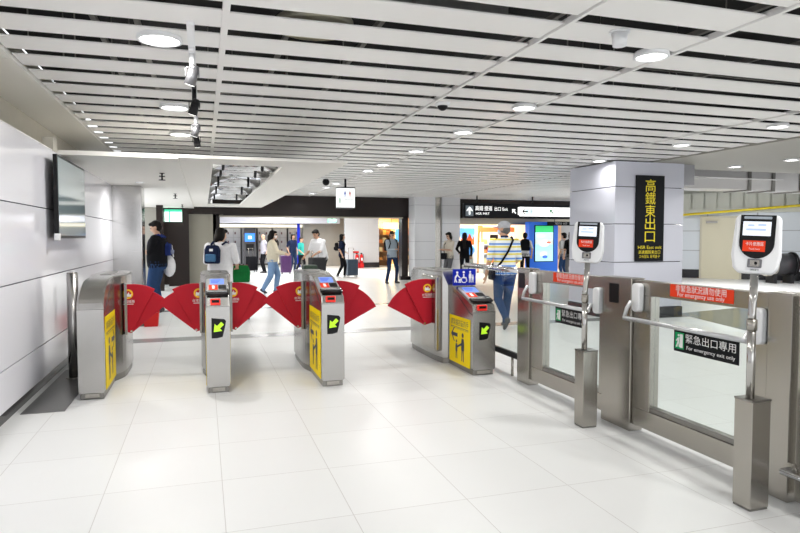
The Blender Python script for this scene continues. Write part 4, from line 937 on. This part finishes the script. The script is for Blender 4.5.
p = person('woman in navy top and black trousers with backpack walking right', A.x, A.y, 75, 1.62, NVY, BLKC, WINK, 0, hair='bob', handL=(.22, -.14, 1.0), footL=(.08, -.12, 0), footR=(-.08, .14, .02, 15))
backpack('dark backpack on the woman in the navy top', p, BLKC, size=.8)
A = at(352, 277, Z=0); suitcase('slate blue suitcase pulled by the woman in navy', A.x, A.y, .1, .42, .28, .62, mat('slate_shell', (.04, .07, .11), .4), True, .42)
A = at(392, 283.5, Z=0)
p = person('man in grey-blue shirt and jeans facing us in the portal, holding a phone', A.x, A.y, 14, 1.70, cloth('chambray', (.34, .40, .46)), DJEANS, mat('shoe_dark', (.03, .03, .035), .5), 1, sleeves='long', hair='short', handL=(.05, -.24, 1.12), handR=(-.05, -.24, 1.12), footL=(.18, 0, 0), footR=(-.20, -.02, 0), headtilt=20)
backpack('black backpack on the man facing us in the portal', p, BLKC)
A = at(449, 250, Y=18.6)
p = person('woman in cream top and grey trousers leaning at the tiled pier with a phone', A.x, 18.6, -70, 1.66, cloth('cream_top', (.70, .64, .54)), GREYP, WINK, 2, hair='bob', handL=(.08, -.30, 1.14), handR=(-.08, -.30, 1.14), headtilt=18)
t = thing('shoulder_bag', 'black bag hanging from the woman in the cream top', 'bag', p[0].location, p[0].rotation_euler.z); MB().box((-.12, -.26, .80), (.10, -.17, 1.0)).build('pouch', BLKC, t, .02)
q = MB(); q.tube([(0, -.21, 1.0), (-.06, -.16, 1.25), (-.06, .0, 1.42), (-.04, .12, 1.30)], .012, 8); q.build('strap', BLKC, t)
A = at(460, 250, Y=20.0)
person('long-haired person in a black dress next to the woman in cream', A.x, 19.6, 150, 1.66, BLKC, BLKC, None, 0, sleeves='long', hair='long', handL=(.2, -.1, 1.0))
A = at(525, 250, Y=19.5)
p = person('person in black t-shirt with backpack right of the grey cap', A.x, 19.5, 150, 1.66, WCL, BLKC, None, 0, hair='short')
backpack('black backpack just right of the grey cap', p, BLKC, size=1.1)
A = at(564, 250, Y=18.9)
p = person('person in pale grey shirt standing left of the one in black by the pillar', A.x, 18.9, -160, 1.66, cloth('pale_grey', (.55, .55, .56)), JEANS, WINK, 0, hair='short')
backpack('pinkish white backpack on the person beside the tiled pillar', p, cloth('bag_pink', (.60, .50, .50)), size=.9)
A = at(571, 250, Y=18.0)
p = person('person in black with grey trousers at the edge of the tiled pillar', A.x, 18.0, 170, 1.68, BLKC, GREYP, None, 0, hair='bob')
backpack('black backpack at the edge of the tiled pillar', p, BLKC)

# ------------------------------------------------------------------ far hall furniture
LOCK = mat('locker_grey', (.36, .36, .38), .45); LDOOR = mat('locker_door', (.44, .44, .47), .4)
xa = at(226, 250, Y=34.5).x; xb = at(303, 250, Y=34.5).x; n = 5; uw = (xb-xa)/n
for i in range(n):
    t = thing('coin_locker', ('leftmost grey locker bank beyond the portal', 'second grey locker bank, beside the blue screen', 'middle grey locker bank behind the elderly person', 'fourth grey locker bank behind the long-haired woman', 'rightmost grey locker bank by the blue pole')[i], 'locker', (xa+uw*(i+.5), 34.6, 0))
    MB().box((-uw/2+.03, -.02, .06), (uw/2-.03, .5, 2.0)).build('cabinet', LOCK, t); MB().box((-uw/2+.06, 0, 0), (uw/2-.06, .45, .06)).build('plinth', DARK, t)
    for cidx in range(2):
        for r_ in range(4):
            x0 = -uw/2+.06+cidx*(uw/2-.05); z0 = .10+r_*.47
            d_ = MB().box((x0, -.04, z0), (x0+uw/2-.09, -.02, z0+.44)).build('door', LDOOR, t)
            MB().box((x0+.03, -.05, z0+.16), (x0+.10, -.04, z0+.28)).build('lock', mat('lock_dark', (.12, .05, .06), .4), d_)
    MB().box((uw/2-.05, -.05, .06), (uw/2-.01, .0, 2.0)).build('side_trim', DARK, t)
A = at(250, 250, Y=33.9)
t = thing('locker_terminal', 'dark payment terminal with a bright blue screen among the lockers', 'terminal', (A.x, 33.9, 0))
MB().box((-.30, 0, 0), (.30, .5, 2.02)).build('cabinet', mat('terminal_grey', (.10, .10, .11), .4), t, .01); MB().box((-.26, -.02, 1.28), (.26, 0, 1.72)).build('screen', mat('blue_screen', (.02, .1, .5), .3, emit=(.06, .30, 1), estr=1.1), t); MB().box((-.09, -.024, 1.42), (.09, -.02, 1.58)).build('screen_icon', mat('icon_white', (.8, .8, .8), .3, emit=(.9, .95, 1), estr=1.0), t); MB().box((-.2, -.03, .8), (.2, 0, 1.15)).build('keypad', DARK, t)
A = at(298, 240, Y=31.5); t = thing('blue_post', 'tall blue sign post at the end of the lockers', 'post', (A.x, 31.3, 0)); MB().box((-.07, -.05, .02), (.07, .05, 2.24)).build('pole', BLUES, t, .005); MB().box((-.15, -.15, 0), (.15, .15, .02)).build('foot', DARK, t)
b = MB(); b.box((xa-.3, 34.2, 2.05), (xb, 34.55, 2.2)); tag(b.build('cove_light', mat('cove_glow', (1, .95, .8), .5, emit=(1, .93, .72), estr=1.0)), 'warm strip light over the grey lockers', 'lamp')
for i, px in enumerate((357, 361.5)):
    A = at(px, 268, Y=29.6)
    t = thing('fire_extinguisher', ('left', 'right')[i]+' red fire extinguisher at the foot of the white wall', 'fire extinguisher', (A.x, 29.6, .0))
    MB().box((-.10, -.09, 0), (.10, .09, .22)).build('stand', BRED, t, .01)
    q = MB(); q.cyl((0, 0, .22), (0, 0, .60), .085, n=18); q.cyl((0, 0, .60), (0, 0, .68), .085, .03, 18); q.build('tank', BRED, t)
    q = MB(); q.box((-.05, -.02, .68), (.03, .02, .74)); q.tube([(.02, 0, .70), (.10, 0, .66), (.10, 0, .40)], .012, 8); q.build('valve', BLACK, t); MB().box((-.04, -.089, .36), (.04, -.083, .5)).build('paper_label', WINK, t)
A = at(358, 253, Y=29.9); tag(MB().box((-.25, 0, 0), (.05, .02, .09)).build('wall_notice', BRED, None, 0, (A.x, 29.93, A.z)), 'small red notice on the white wall above the extinguishers', 'sign')

# warm shop in the portal
SHOPW = mat('shop_wall_warm', (.62, .40, .18), .6, noise=.2, nscale=3); WOODS = mat('shelf_wood', (.36, .20, .09), .5)
b = MB(); b.box((8.2, 33.5, 0), (12.2, 33.7, 3.2)); struct('wall_shop_back', b, SHOPW)
b = MB(); b.box((8.2, 31.2, 2.75), (12.2, 33.5, 2.85)); struct('ceiling_shop', b, WPAINT)
def shelf(label, x0, x1, y, rows, m_, top, depth=.4):
    t = thing('display_shelf', label, 'shelf', ((x0+x1)/2, y, 0)); w = (x1-x0)/2
    q = MB(); q.box((-w, 0, 0), (-w+.04, depth, top)); q.box((w-.04, 0, 0), (w, depth, top)); q.box((-w, depth-.02, 0), (w, depth, top)); q.build('frame', m_, t)
    for z in rows: MB().box((-w+.04, 0, z-.03), (w-.04, depth-.02, z)).build('board', m_, t)
    return t
def goods(xs_, y, z, cols, label, group, hh=(.15, .3), name='snack_box', cat='package'):
    for i, x in enumerate(xs_):
        c = cols[(i*7+int(z*10)) % len(cols)]; w = .09; h = hh[0]+(hh[1]-hh[0])*((i*37+int(z*13)) % 10)/10
        o = MB().box((-w, -.08, 0), (w, .08, h)).build(name, mat('pack_%d' % (hash(c) % 9999), c, .4), None, .01, (x, y, z)); tag(o, label, cat, group)
WARM = [(.85, .55, .12), (.75, .25, .06), (.9, .78, .45), (.5, .16, .05), (.85, .4, .1), (.25, .12, .05)]
shelf('warm wooden shop shelf left of the man in the portal', 8.65, 9.55, 31.6, (.3, .75, 1.2, 1.65), WOODS, 2.0); shelf('warm wooden shop shelf right of the man in the portal', 9.95, 10.95, 31.9, (.3, .75, 1.2, 1.65), WOODS, 2.0)
for z in (.3, .75, 1.2, 1.65):
    goods([8.82+.2*k for k in range(4)], 31.78, z, WARM, 'small package on the warm shop shelf left of the man in the portal', 'packages on the left warm shelf'); goods([10.15+.2*k for k in range(4)], 32.08, z, WARM, 'small package on the warm shop shelf right of the man in the portal', 'packages on the right warm shelf')
panel_lamp(9.6, 32.4, 2.70, 1.6, .5, 380, 'warm ceiling light in the shop behind the man in the portal', (1, .74, .42))
t = thing('shop_lightbox', 'glowing warm lightbox over the shop shelves behind the man in the portal', 'sign', (at(391, 228, Y=31.3).x, 31.3, 1.95)); MB().box((-.42, 0, 0), (.5, .06, .34)).build('light_box', mat('warm_glow', (.9, .7, .4), .4, emit=(1, .80, .42), estr=1.5), t); q = MB(); q.cyl((.04, .03, .34), (.04, .03, .80), .015, n=8); q.build('hanger', DARK, t)
t = thing('shop_screen', 'small blue lit screen inside the warm shop', 'screen', (at(398, 238, Y=31.4).x, 31.4, 1.25)); MB().box((-.14, 0, 0), (.14, .06, .75)).build('display', mat('shop_screen_blue', (.05, .2, .4), .3, emit=(.2, .65, .95), estr=.9), t); MB().box((-.02, .06, -1.25), (.02, .1, .7)).build('stand', DARK, t)

# orange and blue shop to the right
b = MB(); b.box((8.9, 26.0, 0), (16.4, 26.2, 3.0)); struct('wall_shop_right', b, mat('shop_peach', (.74, .52, .36), .6))
def xat(px, Y): return at(px, 240, Y=Y).x
def zat(px, py, Y): return at(px, py, Y=Y).z
Ys = 24.0
t = thing('shop_valance', 'blue shop valance with pennants above the orange curtain', 'banner', (xat(464, Ys), Ys, 0)); x0, x1 = -.75, xat(475, Ys)-xat(464, Ys)
M = frame((0, 0, 0), (1, 0, 0), (0, 0, 1)); q = MB(); q.prism(rect(x0, zat(464, 234, Ys), x1, zat(464, 228, Ys)), M, -.01, .02); q.build('cloth_band', mat('valance_blue', (.04, .22, .50), .6), t)
zz = zat(464, 234, Ys); k = (x1-x0)/5
for i in range(5): q = MB(); q.prism([(x0+k*i+.02, zz), (x0+k*(i+.5), zz-.22), (x0+k*(i+1)-.02, zz)], M, .0, .012); q.build('pennant', mat('pennant_blue', (.10, .25, .55), .6), t)
q = MB(); q.cyl((x0, .03, zat(464, 228, Ys)), (x0, .03, 0), .02, n=8); q.build('pole', WHITE, t); q = MB(); q.cyl((x1, .03, zat(464, 228, Ys)), (x1, .03, 0), .02, n=8); q.build('pole', WHITE, t)
t = thing('shop_curtain', 'orange-red patterned curtain behind the person in black', 'curtain', (xat(468, Ys+.3), Ys+.3, 0)); q = MB(); za, zb = zat(468, 248, Ys), zat(468, 233, Ys); w = .32
fold = [(-w+2*w*i/40, .03*math.sin(i*1.3)) for i in range(41)]
q.add([Vector((x, y, z)) for z in (za, zb) for x, y in fold]+[Vector((x, y+.01, z)) for z in (za, zb) for x, y in fold], [(i, i+1, 42+i, 41+i) for i in range(40)]+[(82+i+1, 82+i, 123+i, 124+i) for i in range(40)], 0, True); q.build('curtain_cloth', mat('curtain_orange', (.85, .14, .02), .7, noise=.35, nscale=9), t)
q = MB(); q.cyl((-.5, .02, zb), (.5, .02, zb), .015, n=8); q.cyl((-.5, .02, zb), (-.5, .02, 0), .015, n=8); q.cyl((.5, .02, zb), (.5, .02, 0), .015, n=8); q.build('curtain_rail', WHITE, t)
BRT = [(.04, .25, .65), (.8, .1, .04), (.85, .7, .1), (.75, .75, .75), (.1, .45, .3), (.85, .4, .08)]
xl_, xr_ = xat(462, 23.2), xat(474.5, 23.2)
shelf('white shop shelf beneath the orange curtain', xl_, xr_, 23.2, (.35, .75, 1.12), WPAINT, 1.2)
for z in (.35, .75, 1.12): goods([xl_+.14+.2*k for k in range(int((xr_-xl_-.1)/.2))], 23.38, z, BRT, 'small coloured package on the shelf beneath the orange curtain', 'packages beneath the orange curtain', (.14, .28))
t = thing('blue_ball', 'round blue toy display beneath the orange curtain', 'toy', (xat(469, 22.9), 22.9, .0)); MB().ell((0, 0, 1.0), (.24, .2, .24)).build('ball', mat('ball_blue', (.05, .25, .65), .35), t); MB().cyl((0, 0, 0), (0, 0, .78), .05, n=12).build('stand', WHITE, t)
xl_, xr_ = xat(483, 23.2), xat(499, 23.2)
shelf('open shop shelf of goods left of the striped-shirt man', xl_, xr_, 23.2, (.45, .85, 1.22), WPAINT, 1.30)
for z in (.45, .85, 1.22): goods([xl_+.14+.2*k for k in range(int((xr_-xl_-.1)/.2))], 23.38, z, BRT[1:3]+WARM[:3], 'small package on the shelf left of the striped-shirt man', 'packages left of the striped-shirt man', (.14, .26))
t = thing('shop_post', 'orange shop post dotted with goods right of the white divider', 'post', (xat(480, 24.05), 24.05, 0)); MB().box((-.08, -.08, 0), (.08, .08, 2.0)).build('post_body', mat('post_orange', (.75, .16, .03), .5, noise=.5, nscale=14), t); MB().box((-.12, -.12, 0), (.12, .12, .05)).build('foot', DARK, t)
t = thing('shop_post', 'thin white shop divider post', 'post', (xat(475.8, 23.0), 23.0, 0)); MB().box((-.035, -.035, 0), (.035, .035, 2.2)).build('post_body', WHITE, t); MB().box((-.08, -.08, 0), (.08, .08, .03)).build('foot', WHITE, t)
t = thing('shop_sign', 'orange-red shop fascia above the goods shelf', 'sign', (xat(489, 23.8), 23.8, zat(489, 232, 23.8))); MB().box((-.42, 0, 0), (1.2, .08, .20)).build('panel', mat('fascia_orange', (.80, .13, .03), .5), t)
q = MB(); q.box((-.4, .02, -zat(489, 232, 23.8)), (-.36, .06, 0)); q.box((1.14, .02, -zat(489, 232, 23.8)), (1.18, .06, 0)); q.build('pole', WHITE, t)
t = thing('cash_register', 'dark till on the shop counter behind the striped-shirt man', 'till', (xat(493, 24.6), 24.6, 0)); MB().box((-.6, -.25, 0), (.6, .25, 1.15)).build('counter', mat('counter_red', (.45, .08, .04), .5), t, .02); MB().box((-.18, -.1, 1.35), (.2, -.05, 1.62)).build('monitor', BLACK, t, .01); MB().box((-.02, -.06, 1.15), (.04, 0, 1.4)).build('stand', BLACK, t)
panel_lamp(10.4, 24.8, 2.80, 1.6, .8, 260, 'warm ceiling light over the orange shop', (1, .88, .70))
panel_lamp(13.2, 24.8, 2.80, 1.6, .8, 220, 'warm ceiling light over the shop behind the blue wall', (1, .86, .66))

# blue wall with the advertising screen
Yb = 20.2; x0, x1 = xat(529, Yb), xat(558, Yb)
t = thing('advert_stand', 'bright blue display stand with a tall lit poster screen', 'display', ((x0+x1)/2, Yb, 0)); w = (x1-x0)/2
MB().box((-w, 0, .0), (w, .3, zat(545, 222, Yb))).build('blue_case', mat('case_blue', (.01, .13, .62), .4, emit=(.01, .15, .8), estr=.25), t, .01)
sx0, sx1 = xat(535, Yb)-(x0+x1)/2, xat(552.5, Yb)-(x0+x1)/2; sz0, sz1 = zat(543, 261, Yb), zat(543, 226, Yb)
MB().box((sx0-.03, -.03, sz0-.03), (sx1+.03, 0, sz1+.03)).build('screen_frame', BLACK, t)
def pic(nm, c): return mat(nm, c, .4, emit=c, estr=.85)
M = frame((sx0, -.031, sz0), (1, 0, 0), (0, 0, 1)); sw, sh = sx1-sx0, sz1-sz0; q = MB()
for i, (a, b_) in enumerate(((0, .30), (.30, .48), (.48, .62), (.62, .82), (.82, 1))): q.prism(rect(0, sh*a, sw, sh*b_), M, 0, .002, i)
sc = q.build('screen', [pic('ad_aqua', (.42, .78, .85)), pic('ad_teal', (.35, .75, .78)), pic('ad_coral', (.55, .62, .55)), pic('ad_sky', (.50, .80, .95)), pic('ad_green', (.03, .50, .14))], t)
q = MB(); q.prism(circ(sw*.5, sh*.5, sw*.28, 20, sh*.09), M, .0021, .003, 0); q.prism(circ(sw*.75, sh*.53, sw*.14, 16, sh*.03), M, .0031, .004, 1); q.prism(circ(sw*.47, sh*.20, sw*.2, 18, sh*.07), M, .0021, .003, 0); q.prism(circ(sw*.55, sh*.12, sw*.16, 16, sh*.05), M, .0031, .004, 2); q.prism(circ(sw*.3, sh*.72, sw*.25, 16, sh*.03), M, .0021, .003, 0); q.build('screen_shapes', [pic('ad_white', (.85, .9, .92)), pic('ad_red', (.75, .12, .08)), pic('ad_blue', (.06, .15, .55))], sc)
t = thing('dark_shop_sign', 'narrow black lettered sign above the blue display stand', 'sign', (xat(550, 20.0), 20.0, zat(560, 225.5, 20.0))); q = MB(); q.box((-.1, 0, 0), (1.0, .05, .14)); q.build('panel', SIGNBLK, t); q = MB(); text_into(q, '7號月台 出口', .09, frame((.45, -.001, .07), (1, 0, 0), (0, 0, 1))); q.build('lettering', WINK, t)
MB().cyl((.2, .03, .14), (.2, .03, .9), .012, n=8).build('hanger', DARK, t)

# small things on the floor at left and right
A = at(151, 327, Z=0)
t = thing('red_basket', 'red plastic basket on the floor beside the steel column', 'basket', (A.x, A.y+.12, 0))
q = MB(); k_ = [(.105, .09, 0), (.125, .11, .24), (.118, .103, .24), (.10, .085, .02)]
q.rings([[Vector((a*i, b_*j, z)) for i, j in ((-1, -1), (1, -1), (1, 1), (-1, 1))] for a, b_, z in k_], 0, False, True); q.build('tub', BRED, t, .006)
q = MB(); q.tube([(-.12, 0, .23), (-.11, 0, .36), (-.05, 0, .42), (.05, 0, .42), (.11, 0, .36), (.12, 0, .23)], .009, 8); q.build('basket_handle', BRED, t)
for i, (dx, cl, lab) in enumerate(((.055, WHITE, 'white spray bottle standing in the red basket'), (-.045, BRED, 'red bottle standing in the red basket'))):
    t2 = thing('bottle', lab, 'bottle', (A.x+dx, A.y+.12, .021)); MB().cyl((0, 0, 0), (0, 0, .30), .04, n=16).build('bottle_body', cl, t2); q = MB(); q.cyl((0, 0, .30), (0, 0, .38), .035, .014, 14); q.box((-.03, -.012, .38), (.02, .012, .41)); q.build('bottle_cap', BLUES if i == 0 else WHITE, t2)
A = at(141, 327, Z=0); t = thing('steel_bin', 'small steel bin half hidden behind the first red flap', 'bin', (A.x-.02, A.y+.15, 0)); MB().cyl((0, 0, 0), (0, 0, .34), .10, n=24).build('drum', STEEL, t); MB().cyl((0, 0, .34), (0, 0, .36), .105, n=24).build('rim', STEELD, t)
A = at(782, 281, Z=0); fq = Vector((A.x, A.y, 0))*.955
t = thing('cable_drum', 'dark round drum with pale end on a low stand by the far right wall', 'drum', (fq.x, fq.y, 0), math.radians(-20))
q = MB(); q.cyl((-.52, 0, .62), (.28, 0, .62), .36, n=30); q.build('drum_body', mat('drum_dark', (.05, .05, .055), .35), t)
q = MB(); q.cyl((-.56, 0, .62), (-.30, 0, .62), .39, n=30); q.build('pale_end', mat('drum_pale', (.55, .52, .47), .4), t); q = MB(); q.cyl((.26, 0, .62), (.34, 0, .62), .40, n=30); q.build('dark_end', BLACK, t)
for x in (-.35, .2): MB().box((x-.05, -.25, 0), (x+.05, .25, .30)).build('foot', DARK, t)
A = at(799, 282, Z=0); fq = Vector((A.x, A.y, 0))*.955
t = thing('carton', 'red and white box beside the dark drum at the right edge', 'box', (fq.x+.62, fq.y-.2, 0), math.radians(-20)); MB().box((-.3, -.25, .0), (.4, .25, .35)).build('pedestal', DARK, t); MB().box((-.3, -.2, .35), (.4, .2, .88)).build('box_body', WHITE, t, .01); MB().box((-.305, -.205, .35), (-.08, .205, .80)).build('red_print', BRED, t)

# ------------------------------------------------------------------ world and view
w = bpy.data.worlds.new('station_air'); S.world = w; w.use_nodes = True
bg = w.node_tree.nodes['Background']; bg.inputs[0].default_value = (.95, .97, 1, 1); bg.inputs[1].default_value = 3.0
S.view_settings.view_transform = 'Standard'; S.view_settings.look = 'None'; S.view_settings.gamma = 1; S.view_settings.use_curve_mapping = False
S.view_settings.exposure = -.45
S.cycles.use_denoising = True
S.cycles.max_bounces = 10; S.cycles.diffuse_bounces = 5; S.cycles.glossy_bounces = 4; S.cycles.transparent_max_bounces = 12
S.cycles.sample_clamp_indirect = 6; S.cycles.caustics_reflective = False; S.cycles.caustics_refractive = False
